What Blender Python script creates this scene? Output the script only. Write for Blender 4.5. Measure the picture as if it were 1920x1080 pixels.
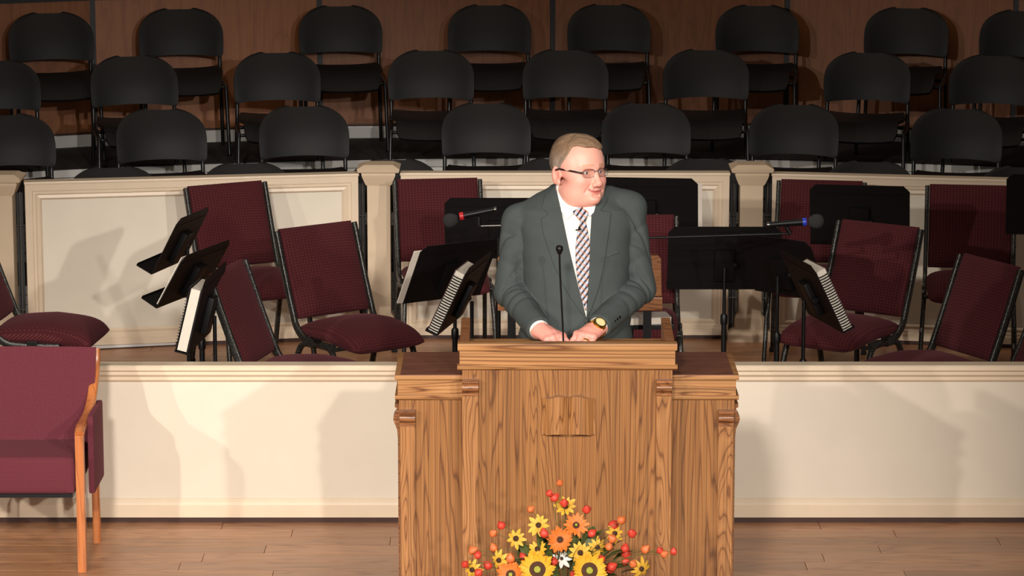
import bpy, bmesh, math, random
import numpy as np
from mathutils import Vector, Matrix, Euler
random.seed(7); np.random.seed(7)
PI = math.pi
C = bpy.context.scene.collection
for o in list(bpy.data.objects): bpy.data.objects.remove(o)

# ---------------------------------------------------------------- camera
F = 6000.0; TH = math.radians(10.4); CH = 3.315; CY = -12.75
cam = bpy.data.cameras.new('camera'); cam.lens = 36*F/1920; cam.sensor_width = 36
cam.clip_end = 100
camo = bpy.data.objects.new('camera', cam); C.objects.link(camo)
camo.location = (0, CY, CH); camo.rotation_euler = (PI/2-TH, 0, 0)
bpy.context.scene.camera = camo
# ---------------------------------------------------------------- light
W = bpy.data.worlds.new('World'); bpy.context.scene.world = W; W.use_nodes = True
W.node_tree.nodes['Background'].inputs[0].default_value = (1.0, .88, .78, 1)
W.node_tree.nodes['Background'].inputs[1].default_value = .085
def spot(name, loc, aim, watts, ang, blend, size, col=(1, .86, .70)):
    l = bpy.data.lights.new(name, 'SPOT'); l.energy = watts; l.color = col
    l.spot_size = math.radians(ang); l.spot_blend = blend; l.shadow_soft_size = size
    o = bpy.data.objects.new(name, l); C.objects.link(o); o.location = loc
    o.rotation_euler = (Vector(aim)-Vector(loc)).to_track_quat('-Z', 'Y').to_euler()
    return o
spot('stage_spotlight', (4.8, -13.3, 4.5), (.0, -.7, .40), 2300, 24, .8, .12, (1, .93, .85))
spot('stage_spotlight', (2.4, -14.3, 5.2), (-.4, -.7, .40), 2500, 24, .8, .12, (1, .93, .85))
spot('stage_spotlight', (-9.5, -12.0, 5.4), (-1.0, -.7, .40), 2100, 26, .85, .12, (1, .92, .83))
spot('stage_spotlight', (-6.2, -13.2, 5.0), (-.9, -.7, .40), 2400, 25, .85, .12, (1, .92, .83))
spot('stage_spotlight', (-1.4, -14.0, 6.4), (-.9, -.5, .30), 5200, 24, .9, .5, (1, .93, .85))
def area(name, loc, rot, size, watts, col=(1, .82, .64)):
    l = bpy.data.lights.new(name, 'AREA'); l.energy = watts; l.color = col; l.shape = 'RECTANGLE'; l.size = size[0]; l.size_y = size[1]
    o = bpy.data.objects.new(name, l); C.objects.link(o); o.location = loc; o.rotation_euler = rot
area('overhead_fill', (0, 3.0, 6.2), (0, 0, 0), (7, 2.2), 60)  # fill added overhead for the floor's shading, no fitting modelled
S = bpy.context.scene
S.view_settings.view_transform = 'Standard'; S.view_settings.look = 'None'
S.view_settings.exposure = 0.0; S.view_settings.gamma = 1; S.view_settings.use_curve_mapping = False

# ---------------------------------------------------------------- pixel -> world
def ray(px, py):
    a = (px-960)/F; b = (540-py)/F
    return (a, math.cos(TH)+b*math.sin(TH), -math.sin(TH)+b*math.cos(TH))
def at(px, py, y=None, z=None):
    r = ray(px, py)
    t = (y-CY)/r[1] if y is not None else (z-CH)/r[2]
    return Vector((r[0]*t, CY+r[1]*t, CH+r[2]*t))

# ---------------------------------------------------------------- materials
def lin(c):
    return tuple((x/255/12.92 if x/255 <= .04045 else ((x/255+.055)/1.055)**2.4) for x in c)
def base_mat(name, rough=.5, metal=0., spec=.5):
    m = bpy.data.materials.new(name); m.use_nodes = True
    b = m.node_tree.nodes['Principled BSDF']
    b.inputs['Roughness'].default_value = rough; b.inputs['Metallic'].default_value = metal
    b.inputs['Specular IOR Level'].default_value = spec
    return m, m.node_tree.nodes, m.node_tree.links, b
def plain(name, rgb, rough=.5, metal=0., spec=.5, var=.0, scale=20., bump=0., bscale=200.):
    m, n, l, b = base_mat(name, rough, metal, spec)
    c = lin(rgb); b.inputs['Base Color'].default_value = (*c, 1)
    tc = n.new('ShaderNodeTexCoord')
    if var:
        t = n.new('ShaderNodeTexNoise'); t.inputs['Scale'].default_value = scale; t.inputs['Detail'].default_value = 5
        l.new(tc.outputs['Object'], t.inputs['Vector'])
        r = n.new('ShaderNodeValToRGB'); l.new(t.outputs['Fac'], r.inputs['Fac'])
        r.color_ramp.elements[0].position = .3; r.color_ramp.elements[1].position = .7
        r.color_ramp.elements[0].color = (*[x*(1-var) for x in c], 1)
        r.color_ramp.elements[1].color = (*[min(1, x*(1+var)) for x in c], 1)
        l.new(r.outputs['Color'], b.inputs['Base Color'])
    if bump:
        t = n.new('ShaderNodeTexNoise'); t.inputs['Scale'].default_value = bscale; t.inputs['Detail'].default_value = 3
        l.new(tc.outputs['Object'], t.inputs['Vector'])
        bp = n.new('ShaderNodeBump'); bp.inputs['Strength'].default_value = bump; bp.inputs['Distance'].default_value = .002
        l.new(t.outputs['Fac'], bp.inputs['Height']); l.new(bp.outputs['Normal'], b.inputs['Normal'])
    return m
def wood(name, stops, grain='z', ring=34., stretch=.07, rough=.38, pore=.45, seed=0., rings=True, per_object=False):
    """grain direction z or x (object space): long wavy cathedral rings plus fine pores"""
    m, n, l, b = base_mat(name, rough)
    tc = n.new('ShaderNodeTexCoord'); mp = n.new('ShaderNodeMapping')
    l.new(tc.outputs['Object'], mp.inputs['Vector'])
    s = [1, 1, 1]; s['xyz'.index(grain)] = stretch; mp.inputs['Scale'].default_value = s
    mp.inputs['Location'].default_value = (seed, seed*.7, seed*1.3)
    vec = mp.outputs['Vector']
    if per_object:
        oi = n.new('ShaderNodeObjectInfo'); ad = n.new('ShaderNodeVectorMath'); ad.operation = 'MULTIPLY_ADD'
        cx = n.new('ShaderNodeCombineXYZ')
        for q in range(3): l.new(oi.outputs['Random'], cx.inputs[q])
        l.new(cx.outputs[0], ad.inputs[0]); ad.inputs[1].default_value = (37, 53, 91); l.new(vec, ad.inputs[2]); vec = ad.outputs[0]
    no = n.new('ShaderNodeTexNoise'); no.inputs['Scale'].default_value = 8.5; no.inputs['Detail'].default_value = 2.5; no.inputs['Distortion'].default_value = .35
    l.new(vec, no.inputs['Vector'])
    mu = n.new('ShaderNodeMath'); mu.operation = 'MULTIPLY'; mu.inputs[1].default_value = ring; l.new(no.outputs['Fac'], mu.inputs[0])
    fr = n.new('ShaderNodeMath'); fr.operation = 'FRACT'; l.new(mu.outputs[0], fr.inputs[0])
    ra = n.new('ShaderNodeValToRGB'); l.new(fr.outputs[0], ra.inputs['Fac'])
    e = ra.color_ramp.elements
    e[0].position = 0; e[0].color = (*lin(stops[1]), 1); e[1].position = 1; e[1].color = (*lin(stops[1]), 1)
    x = e.new(.50); x.color = (*lin(stops[2]), 1); x = e.new(.74); x.color = (*lin(stops[1]), 1); x = e.new(.88); x.color = (*lin(stops[0]), 1)
    mp2 = n.new('ShaderNodeMapping'); s2 = [1, 1, 1]; s2['xyz'.index(grain)] = .03; mp2.inputs['Scale'].default_value = s2
    l.new(vec, mp2.inputs['Vector'])
    po = n.new('ShaderNodeTexNoise'); po.inputs['Scale'].default_value = 330; po.inputs['Detail'].default_value = 3; l.new(mp2.outputs[0], po.inputs['Vector'])
    pr = n.new('ShaderNodeValToRGB'); pr.color_ramp.elements[0].position = .36; pr.color_ramp.elements[1].position = .56
    k = 1-pore; pr.color_ramp.elements[0].color = (k, k, k, 1); l.new(po.outputs['Fac'], pr.inputs['Fac'])
    mx = n.new('ShaderNodeMixRGB'); mx.blend_type = 'MULTIPLY'; mx.inputs['Fac'].default_value = 1
    l.new(ra.outputs['Color'], mx.inputs[1]); l.new(pr.outputs['Color'], mx.inputs[2])
    out = mx.outputs[0]
    if per_object:
        mm = n.new('ShaderNodeMapRange'); mm.inputs[3].default_value = .82; mm.inputs[4].default_value = 1.14; l.new(oi.outputs['Random'], mm.inputs[0])
        vm = n.new('ShaderNodeVectorMath'); vm.operation = 'SCALE'; l.new(out, vm.inputs[0]); l.new(mm.outputs[0], vm.inputs['Scale']); out = vm.outputs[0]
    l.new(out, b.inputs['Base Color'])
    bp = n.new('ShaderNodeBump'); bp.inputs['Strength'].default_value = .15; bp.inputs['Distance'].default_value = .001
    l.new(po.outputs['Fac'], bp.inputs['Height']); l.new(bp.outputs['Normal'], b.inputs['Normal'])
    return m
OAK = [(104, 64, 33), (149, 99, 54), (156, 107, 60)]
oak_v = wood('oak_vertical', OAK, 'z', 24, .05)
oak_h = wood('oak_horizontal', [(112, 66, 32), (172, 120, 72), (184, 134, 84)], 'x', 20, .05, seed=3.)
oak_v2 = wood('oak_pilaster', [(112, 68, 36), (162, 110, 64), (174, 122, 74)], 'z', 22, .14, seed=8.)
oak_curl = wood('oak_moulding', [(100, 58, 34), (144, 92, 56), (160, 106, 66)], 'x', 26, .2, seed=5., rough=.32)
oak_shaded = wood('wing_top_oak_shaded', [(96, 56, 42), (112, 68, 52), (120, 74, 56)], 'x', 9, .1, rough=.42, pore=.1)  # oak of the wing tops, its shade put into a darker brown
chair_wood = wood('armchair_cherry', [(166, 96, 52), (188, 112, 62), (198, 122, 70)], 'z', 10, .1, rough=.25, pore=.12)
floor_m = wood('laminate_floor', [(150, 100, 68), (174, 122, 86), (184, 132, 94)], 'x', 12, .09, rough=.36, pore=.18, per_object=True)
wall_w = wood('choir_wall_veneer', [(128, 74, 38), (138, 82, 43), (144, 88, 47)], 'z', 6, .15, rough=.45, pore=.12, per_object=True)
cream = plain('cream_paint', (223, 211, 193), .42, var=.02, scale=6, bump=.05, bscale=60)
cream_trim = plain('cream_trim_paint', (226, 206, 180), .36, var=.03, scale=9, bump=.06, bscale=90)
panel_paint = plain('panel_paint', (228, 218, 200), .45, var=.03, scale=5)
post_paint = plain('post_paint', (214, 192, 164), .4, var=.03, scale=10)
dark_gap = plain('dark_brown_trim', (58, 30, 20), .5, var=.1)
black_trim = plain('black_trim', (16, 14, 14), .45)
carpet = plain('riser_carpet', (34, 26, 22), .95, var=.3, scale=60, bump=.4, bscale=400)
riser_white = plain('riser_fascia_paint', (216, 214, 210), .22, var=.05, scale=3)
choir_plastic = plain('choir_chair_plastic', (26, 25, 26), .46, spec=.22, bump=.25, bscale=900)
choir_metal = plain('choir_chair_tube', (20, 19, 20), .35)
stand_black = plain('stand_black', (13, 12, 13), .42, spec=.3)
stand_sheet = plain('stand_desk_black', (15, 12, 13), .5, spec=.25)
steel = plain('steel_grey', (120, 118, 116), .3, metal=1)
paper = plain('paper', (216, 206, 192), .7, var=.04, scale=80)
gold = plain('gold', (222, 182, 84), .22, metal=1)
def fabric(name, rgb, dot, scale, rough=.95, kind='dots', dotmix=.75, thr=.13):
    m, n, l, b = base_mat(name, rough, spec=.2)
    b.inputs['Sheen Weight'].default_value = .12; b.inputs['Sheen Tint'].default_value = (*lin((190, 120, 130)), 1)
    tc = n.new('ShaderNodeTexCoord'); mp = n.new('ShaderNodeMapping'); l.new(tc.outputs['Object'], mp.inputs[0])
    mp.inputs['Scale'].default_value = (scale, scale*.8, scale)
    sx_ = n.new('ShaderNodeSeparateXYZ'); l.new(mp.outputs[0], sx_.inputs[0])
    ad = n.new('ShaderNodeMath'); ad.operation = 'ADD'; l.new(sx_.outputs[1], ad.inputs[0]); l.new(sx_.outputs[2], ad.inputs[1])
    cb = n.new('ShaderNodeCombineXYZ'); l.new(sx_.outputs[0], cb.inputs[0]); l.new(ad.outputs[0], cb.inputs[1])
    v = n.new('ShaderNodeTexVoronoi'); v.voronoi_dimensions = '2D'; v.inputs['Randomness'].default_value = 0.0; v.inputs['Scale'].default_value = 1
    l.new(cb.outputs[0], v.inputs['Vector'])
    r = n.new('ShaderNodeValToRGB'); r.color_ramp.elements[0].position = thr; r.color_ramp.elements[1].position = thr+.14
    c = lin(rgb); d = lin(dot)
    r.color_ramp.elements[0].color = (*[a*dotmix+q*(1-dotmix) for a, q in zip(d, c)], 1); r.color_ramp.elements[1].color = (*c, 1)
    l.new(v.outputs['Distance'], r.inputs['Fac'])
    no = n.new('ShaderNodeTexNoise'); no.inputs['Scale'].default_value = 260; l.new(tc.outputs['Object'], no.inputs['Vector'])
    mx = n.new('ShaderNodeMixRGB'); mx.blend_type = 'MULTIPLY'; mx.inputs[0].default_value = .45
    l.new(r.outputs[0], mx.inputs[1]); l.new(no.outputs['Fac'], mx.inputs[2]); l.new(mx.outputs[0], b.inputs['Base Color'])
    bp = n.new('ShaderNodeBump'); bp.inputs['Strength'].default_value = .4; bp.inputs['Distance'].default_value = .001
    l.new(no.outputs['Fac'], bp.inputs['Height']); l.new(bp.outputs['Normal'], b.inputs['Normal'])
    return m
maroon = fabric('maroon_dotted_fabric', (78, 30, 35), (138, 70, 68), 62, dotmix=.55, thr=.10)
arm_fab = fabric('armchair_weave', (118, 56, 66), (78, 30, 40), 160, thr=.25, dotmix=.6)
def hammered():
    m, n, l, b = base_mat('hammered_metal', .35, .55)
    tc = n.new('ShaderNodeTexCoord'); v = n.new('ShaderNodeTexNoise'); v.inputs['Scale'].default_value = 320; v.inputs['Detail'].default_value = 3
    l.new(tc.outputs['Object'], v.inputs['Vector'])
    r = n.new('ShaderNodeValToRGB'); r.color_ramp.elements[0].position = .5; r.color_ramp.elements[1].position = .66
    r.color_ramp.elements[0].color = (.012, .011, .010, 1); r.color_ramp.elements[1].color = (.16, .155, .14, 1)
    l.new(v.outputs['Fac'], r.inputs[0]); l.new(r.outputs[0], b.inputs['Base Color'])
    return m
hammer = hammered()
def attr_mat(name, rough, spec=.4, sss=0.):
    m, n, l, b = base_mat(name, rough, spec=spec)
    a = n.new('ShaderNodeVertexColor'); a.layer_name = 'Col'; l.new(a.outputs['Color'], b.inputs['Base Color'])
    if sss:
        b.inputs['Subsurface Weight'].default_value = sss; b.inputs['Subsurface Scale'].default_value = .008
        b.inputs['Subsurface Radius'].default_value = (1, .35, .2)
    return m

# ---------------------------------------------------------------- object helpers
def tag(o, label=None, cat=None, group=None, kind=None):
    if label: o['label'] = label
    if cat: o['category'] = cat
    if group: o['group'] = group
    if kind: o['kind'] = kind
    return o
def empty(name, loc=(0, 0, 0), rz=0., label=None, cat=None, group=None):
    o = bpy.data.objects.new(name, None); C.objects.link(o); o.location = loc; o.rotation_euler = (0, 0, rz)
    o.empty_display_size = .1
    return tag(o, label, cat, group)
def obj(name, bm, m, parent=None, smooth=None, matrix=None):
    me = bpy.data.meshes.new(name)
    if isinstance(bm, tuple): me.from_pydata(bm[0], [], bm[1]); me.update()
    else: bm.to_mesh(me); bm.free()
    if m: me.materials.append(m)
    if smooth is not None:
        for p in me.polygons: p.use_smooth = True
        if smooth < 180:
            me.set_sharp_from_angle(angle=math.radians(smooth))
    o = bpy.data.objects.new(name, me); C.objects.link(o)
    if parent: o.parent = parent
    if matrix is not None: o.matrix_local = matrix
    return o
def struct(name, bm, m, parent=None, smooth=None):
    o = obj(name, bm, m, parent, smooth)
    if parent is None: o['kind'] = 'structure'
    return o
_kids = {}
def kids_of(o):
    return [c for c in bpy.data.objects if c.parent == o]
def copy_tree(o, parent=None, kids=None):
    c = o.copy(); C.objects.link(c); c.parent = parent
    for ch in kids_of(o): copy_tree(ch, c)
    return c
def add_box(bm, lo, hi, M=None, bev=0.):
    r = bmesh.ops.create_cube(bm, size=1)
    vs = r['verts']
    c = (Vector(lo)+Vector(hi))/2; s = Vector(hi)-Vector(lo)
    for v in vs: v.co = Vector((v.co.x*s.x, v.co.y*s.y, v.co.z*s.z))+c
    if bev:
        es = list({e for v in vs for e in v.link_edges})
        rb = bmesh.ops.bevel(bm, geom=es, offset=bev, segments=2, profile=.7, affect='EDGES', clamp_overlap=True)
        vs = list({v for f in rb['faces'] for v in f.verts} | {v for v in vs if v.is_valid})
    if M is not None: bmesh.ops.transform(bm, matrix=M, verts=vs)
    return vs
def box(lo, hi, M=None, bev=0.):
    bm = bmesh.new(); add_box(bm, lo, hi, M, bev); return bm
def add_tube(bm, pts, r, n=10, caps=True, flat=None):
    """tube along pts; r scalar or list; flat=(a,b) elliptical / superelliptic section"""
    pts = [Vector(p) for p in pts]; rs = r if isinstance(r, (list, tuple)) else [r]*len(pts)
    T = []
    for i in range(len(pts)):
        a = pts[max(i-1, 0)]; b = pts[min(i+1, len(pts)-1)]; T.append((b-a).normalized())
    up = Vector((0, 0, 1)) if abs(T[0].z) < .9 else Vector((1, 0, 0))
    if flat is not None: up = Vector(flat[2]) if len(flat) > 2 else up
    N = (up - T[0]*up.dot(T[0])).normalized(); rings = []
    for i, p in enumerate(pts):
        N = (N - T[i]*N.dot(T[i])).normalized(); B = T[i].cross(N)
        ring = []
        for k in range(n):
            a = 2*PI*k/n
            ca, sa = math.cos(a), math.sin(a)
            if flat is not None:
                e = .45
                u = math.copysign(abs(ca)**e, ca)*flat[0]; v = math.copysign(abs(sa)**e, sa)*flat[1]
                ring.append(bm.verts.new(p+N*u+B*v))
            else: ring.append(bm.verts.new(p+(N*ca+B*sa)*rs[i]))
        rings.append(ring)
    for i in range(len(rings)-1):
        for k in range(n):
            bm.faces.new((rings[i][k], rings[i][(k+1) % n], rings[i+1][(k+1) % n], rings[i+1][k]))
    if caps:
        bm.faces.new(rings[0][::-1]); bm.faces.new(rings[-1])
    return bm
def tube(pts, r, n=10, flat=None): return add_tube(bmesh.new(), pts, r, n, True, flat)
def curve(pts, per=6):
    """catmull-rom through points"""
    P = [Vector(p) for p in pts]; out = []
    for i in range(len(P)-1):
        p0 = P[max(i-1, 0)]; p1 = P[i]; p2 = P[i+1]; p3 = P[min(i+2, len(P)-1)]
        for k in range(per):
            t = k/per
            out.append(.5*((2*p1)+(p2-p0)*t+(2*p0-5*p1+4*p2-p3)*t*t+(3*p1-p0-3*p2+p3)*t**3))
    out.append(P[-1]); return out
def add_lathe(bm, prof, n=16, c=(0, 0, 0), M=None):
    rings = []; allv = []
    for (r, z) in prof:
        ring = [bm.verts.new((c[0]+r*math.cos(2*PI*k/n), c[1]+r*math.sin(2*PI*k/n), c[2]+z)) for k in range(n)]
        rings.append(ring); allv += ring
    for i in range(len(rings)-1):
        for k in range(n): bm.faces.new((rings[i][k], rings[i][(k+1) % n], rings[i+1][(k+1) % n], rings[i+1][k]))
    bm.faces.new(rings[0][::-1]); bm.faces.new(rings[-1])
    if M is not None: bmesh.ops.transform(bm, matrix=M, verts=allv)
    return bm
def lathe(prof, n=16, c=(0, 0, 0), M=None): return add_lathe(bmesh.new(), prof, n, c, M)
def add_prism(bm, poly, lo, hi, axis='y', M=None):
    """poly of 2D points extruded along axis between lo and hi"""
    def P(a, b, t): return {'y': (a, t, b), 'x': (t, a, b), 'z': (a, b, t)}[axis]
    A = [bm.verts.new(P(a, b, lo)) for a, b in poly]; B = [bm.verts.new(P(a, b, hi)) for a, b in poly]
    n = len(poly); bm.faces.new(A); bm.faces.new(B[::-1])
    for i in range(n): bm.faces.new((A[i], B[i], B[(i+1) % n], A[(i+1) % n]))
    if M is not None: bmesh.ops.transform(bm, matrix=M, verts=A+B)
    bmesh.ops.recalc_face_normals(bm, faces=bm.faces)
    return bm
def prism(poly, lo, hi, axis='y', M=None): return add_prism(bmesh.new(), poly, lo, hi, axis, M)
def grid_solid(fn, nu, nv, thick):
    """closed solid: fn(u,v)->Vector front surface, thickness along surface normal"""
    bm = bmesh.new(); P = [[fn(i/(nu-1), j/(nv-1)) for j in range(nv)] for i in range(nu)]
    Fv = [[bm.verts.new(p) for p in row] for row in P]; Bv = []
    for i in range(nu):
        row = []
        for j in range(nv):
            du = P[min(i+1, nu-1)][j]-P[max(i-1, 0)][j]; dv = P[i][min(j+1, nv-1)]-P[i][max(j-1, 0)]
            nrm = du.cross(dv)
            nrm = nrm.normalized() if nrm.length > 1e-9 else Vector((0, 1, 0))
            row.append(bm.verts.new(P[i][j]-nrm*thick))
        Bv.append(row)
    for i in range(nu-1):
        for j in range(nv-1):
            bm.faces.new((Fv[i][j], Fv[i+1][j], Fv[i+1][j+1], Fv[i][j+1])); bm.faces.new((Bv[i][j], Bv[i][j+1], Bv[i+1][j+1], Bv[i+1][j]))
    for i in range(nu-1):
        bm.faces.new((Fv[i][0], Bv[i][0], Bv[i+1][0], Fv[i+1][0])); bm.faces.new((Fv[i][-1], Fv[i+1][-1], Bv[i+1][-1], Bv[i][-1]))
    for j in range(nv-1):
        bm.faces.new((Fv[0][j], Fv[0][j+1], Bv[0][j+1], Bv[0][j])); bm.faces.new((Fv[-1][j], Bv[-1][j], Bv[-1][j+1], Fv[-1][j+1]))
    bmesh.ops.recalc_face_normals(bm, faces=bm.faces)
    return bm
def Tm(x, y, z): return Matrix.Translation((x, y, z))
def Rm(a, ax): return Matrix.Rotation(a, 4, ax)

# ================================================================= SETTING
# floor slab and planks
fl = struct('floor', box((-9, -16, -.06), (9, 9, -.008)), floor_m)
def plank_rows(y0, y1, x0, x1, seed):
    rnd = random.Random(seed); w = .125; L = 1.22; y = y0; me = {}
    while y < y1-.01:
        off = rnd.uniform(0, L); x = x0-off
        while x < x1:
            key = 'p'
            if key not in me:
                bm = box((0, 0, -.008), (L-.0015, w-.0015, 0)); m_ = bpy.data.meshes.new('plank')
                bmesh.ops.bevel(bm, geom=[e for e in bm.edges if all(abs(v.co.z) < 1e-6 for v in e.verts)], offset=.0012, segments=1, affect='EDGES')
                bm.to_mesh(m_); bm.free(); m_.materials.append(floor_m); me[key] = m_
            o = bpy.data.objects.new('plank', me['p']); C.objects.link(o); o.parent = fl; o.location = (x, y, 0)
            x += L
        y += w
plank_rows(-1.75, 0, -2.4, 2.4, 1)
plank_rows(1.625, 4.0, -3.1, 3.1, 2)
bm = bmesh.new()
for (a, b, c, d) in ((-9, 9, -16, -1.75), (-9, 9, 4.0, 8.2), (-9, 9, .035, 1.625)):
    y = c
    while y < d-.02: add_box(bm, (a, y, -.008), (b, min(y+.1235, d), -.0005)); y += .125
for (a, b, c, d) in ((-9, -3.65, -1.75, 4), (3.65, 9, -1.75, 4)):
    y = c
    while y < d-.02:
        add_box(bm, (a, y, -.008), (b, y+.1235, -.0005))
        y += .125
pl = obj('plank_field', bm, floor_m, fl); pl['kind'] = 'stuff'

# front parapet (low cream wall across the picture)
PX0, PX1 = -5, 5
pw = struct('wall_front', box((PX0, 0, .05), (PX1, .035, .60)), cream)
def moulding(bm, prof, x0, x1, yface, flip=-1):
    """prof: (depth, z) closed from wall; extruded along x"""
    A = [(yface+flip*d, z) for d, z in prof]
    add_prism(bm, A, x0, x1, 'x')
bm = bmesh.new(); moulding(bm, [(-.040, .662), (.036, .662), (.042, .656), (.042, .642), (.030, .634), (.030, .622), (.018, .610), (.018, .598), (.010, .590), (0, .586), (-.040, .586)], PX0, PX1, 0)
obj('cap_moulding', bm, cream_trim, pw)
bm = bmesh.new(); moulding(bm, [(-.002, .022), (.018, .022), (.018, .074), (.013, .084), (.008, .092), (.004, .098), (-.002, .10)], PX0, PX1, 0)
obj('base_moulding', bm, cream_trim, pw)
bm = bmesh.new(); moulding(bm, [(-.035, .0), (.014, .0), (.014, .024), (-.035, .024)], PX0, PX1, 0)
obj('dark_base_strip', bm, dark_gap, pw)

# choir rail: three framed panels between posts
YR = 16.60-12.75
posts = [(12, 316, 3.50), (713, 308, YR), (1404, 307, YR), (2105, 318, 3.50)]
H_R = .875
pc = [Vector((at(px, 640, y=yy).x, yy, 0)) for px, _, yy in posts]
rail = tag(empty('choir_rail', (0, YR, 0), 0, 'cream painted low choir rail of framed panels between square posts', 'railing'))
def post(p):
    bm = bmesh.new(); s = .060
    def sq(h0, z0, h1, z1):
        A = [bm.verts.new((a*h0, b*h0, z0)) for a, b in ((-1, -1), (1, -1), (1, 1), (-1, 1))]
        B = [bm.verts.new((a*h1, b*h1, z1)) for a, b in ((-1, -1), (1, -1), (1, 1), (-1, 1))]
        bm.faces.new(A[::-1]); bm.faces.new(B)
        for i in range(4): bm.faces.new((A[i], A[(i+1) % 4], B[(i+1) % 4], B[i]))
    sq(s, .0, s, .90)
    o = obj('post', bm, post_paint, rail, matrix=Tm(p.x, p.y-YR, 0))
    bm = bmesh.new()
    for (a, z0, b, z1) in ((.066, .825, .068, .832), (.070, .832, .084, .868), (.084, .868, .088, .880), (.088, .880, .088, .897), (.106, .897, .112, .915), (.112, .915, .075, .934)):
        sq(a, z0, b, z1)
    obj('post_cap', bm, post_paint, o)
    bm = bmesh.new()
    for (a, z0, b, z1) in ((.118, 0, .118, .045), (.112, .045, .085, .062), (.080, .062, .078, .12), (.078, .12, .064, .14)): sq(a, z0, b, z1)
    obj('post_base', bm, post_paint, o)
for p in pc: post(p)
def rail_panel(a, b):
    d = (b-a); L0 = d.length; d.normalize(); ang = math.atan2(d.y, d.x)
    a2 = a+d*.115; L = L0-.23
    M = Tm(a2.x, a2.y-YR, 0) @ Rm(ang, 'Z')
    bm = box((0, -.012, .03), (L, .03, H_R-.01)); o = obj('rail_panel', bm, panel_paint, rail, matrix=M)
    def frame(x0, z0, x1, z1, w, yy0, bm):   # mitred frame with stepped profile
        prof = [(0, yy0), (w*.42, yy0), (w*.46, yy0+.008), (w*.62, yy0+.008), (w*.70, yy0+.014), (w*.88, yy0+.011), (w, yy0+.022)]
        loops = []
        for (t, yv) in prof: loops.append([bm.verts.new(q) for q in ((x0+t, yv, z0+t), (x1-t, yv, z0+t), (x1-t, yv, z1-t), (x0+t, yv, z1-t))])
        back = [bm.verts.new((q.co.x, .045, q.co.z)) for q in loops[0]]
        loops = [back]+loops
        for i in range(len(loops)-1):
            for k in range(4): bm.faces.new((loops[i][k], loops[i][(k+1) % 4], loops[i+1][(k+1) % 4], loops[i+1][k]))
        bmesh.ops.recalc_face_normals(bm, faces=bm.faces)
    bm = bmesh.new(); frame(0, .022, L, H_R, .085, -.036, bm)
    f = obj('panel_frame', bm, cream_trim, o)
    bm = bmesh.new(); add_box(bm, (-.004, -.044, H_R-.002), (L+.004, .05, H_R+.012), bev=.004)
    obj('rail_cap', bm, cream_trim, o)
    bm = box((0, -.02, 0), (L, .04, .022)); obj('dark_base_strip', bm, dark_gap, o)
    # cable with hinge ties in the gap between post and panel
    for x in (-.026, L+.026):
        bm = bmesh.new(); add_tube(bm, [(x, -.01, .02), (x, -.01, H_R-.04)], .0028, 6)
        for z in (.22, .66): add_tube(bm, [(x-.02, -.012, z), (x+.02, -.012, z)], .003, 6)
        obj('gap_rod', bm, steel, o)
        obj('gap_backing', box((x-.016, .02, .0), (x+.016, .03, H_R-.05)), black_trim, o)
for i in range(3): rail_panel(pc[i], pc[i+1])

# choir risers : arcs
XC = .32; RAD = 9.0
def arc_y(y0, x): return y0-(RAD-math.sqrt(RAD*RAD-(x-XC)**2))
def arc_slab(y0, y1, z0, z1, xa=-5.2, xb=5.6, n=28):
    bm = bmesh.new(); Fr = []; Bk = []
    for i in range(n+1):
        x = xa+(xb-xa)*i/n
        Fr.append((x, arc_y(y0, x))); Bk.append((x, arc_y(y1, x)))
    add_prism(bm, Fr+Bk[::-1], z0, z1, 'z'); return bm
ROWY = [17.25-12.75, 18.0-12.75, 18.72-12.75, 19.43-12.75]     # line of the chair backs
ROWZ = [.02, .235, .455, .655]
FRONT = [y-.62 for y in ROWY]; FRONT[3] = 18.80-12.75
YW = 19.74-12.75
for i in range(4):
    y1 = FRONT[i+1] if i < 3 else YW
    r = struct('floor_riser', arc_slab(FRONT[i]+.012, y1+.02, 0 if i else 0, ROWZ[i]-.012), carpet)
    if i:
        t = obj('tread', arc_slab(FRONT[i]-.006, y1+.0, ROWZ[i]-.006, ROWZ[i]), carpet, r)
        h = (ROWZ[i]-.006-ROWZ[i-1])/4
        for k in range(4):
            obj('fascia_board', arc_slab(FRONT[i]-.002, FRONT[i]+.012, ROWZ[i-1]+h*k+.002, ROWZ[i-1]+h*(k+1)-.002), riser_white, r, 35)
    else: obj('tread', arc_slab(FRONT[i]-.0, y1, ROWZ[i]-.014, ROWZ[i]), riser_white, r)

# choir back wall: veneer panels with black strips
sx = [at(px, 120, y=YW).x for px in (-660, -240, 194, 602, 1036, 1472, 1882, 2300)]
bw = struct('wall_back', box((-7, YW+.12, 0), (7, YW+.3, 6)), dark_gap)
plinth = 0
for i in range(len(sx)-1):
    a = Vector((sx[i], arc_y(YW, sx[i]), 0)); b = Vector((sx[i+1], arc_y(YW, sx[i+1]), 0)); d = b-a; ang = math.atan2(d.y, d.x); L = d.length
    M = Tm(a.x, a.y, 0) @ Rm(ang, 'Z')
    obj('veneer_panel', box((.017, 0, .735), (L-.017, .02, 2.95 if i != 1 else 2.95)), wall_w, bw, matrix=M)
    obj('base_board', box((0, -.012, .655), (L, .02, .728), bev=.002), riser_white, bw, matrix=M)
    obj('black_strip', box((-.017, .004, .728), (.017, .028, 2.95)), black_trim, bw, matrix=M)
    obj('brown_rail', box((.017, -.003, .728), (L-.017, .018, .742)), dark_gap, bw, matrix=M)
    zc = at(90, 3, y=YW-.55).z
    obj('black_cross_strip', box((.017, -.004, zc), (L-.017, .018, zc+.05)), black_trim, bw, matrix=M)

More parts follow.
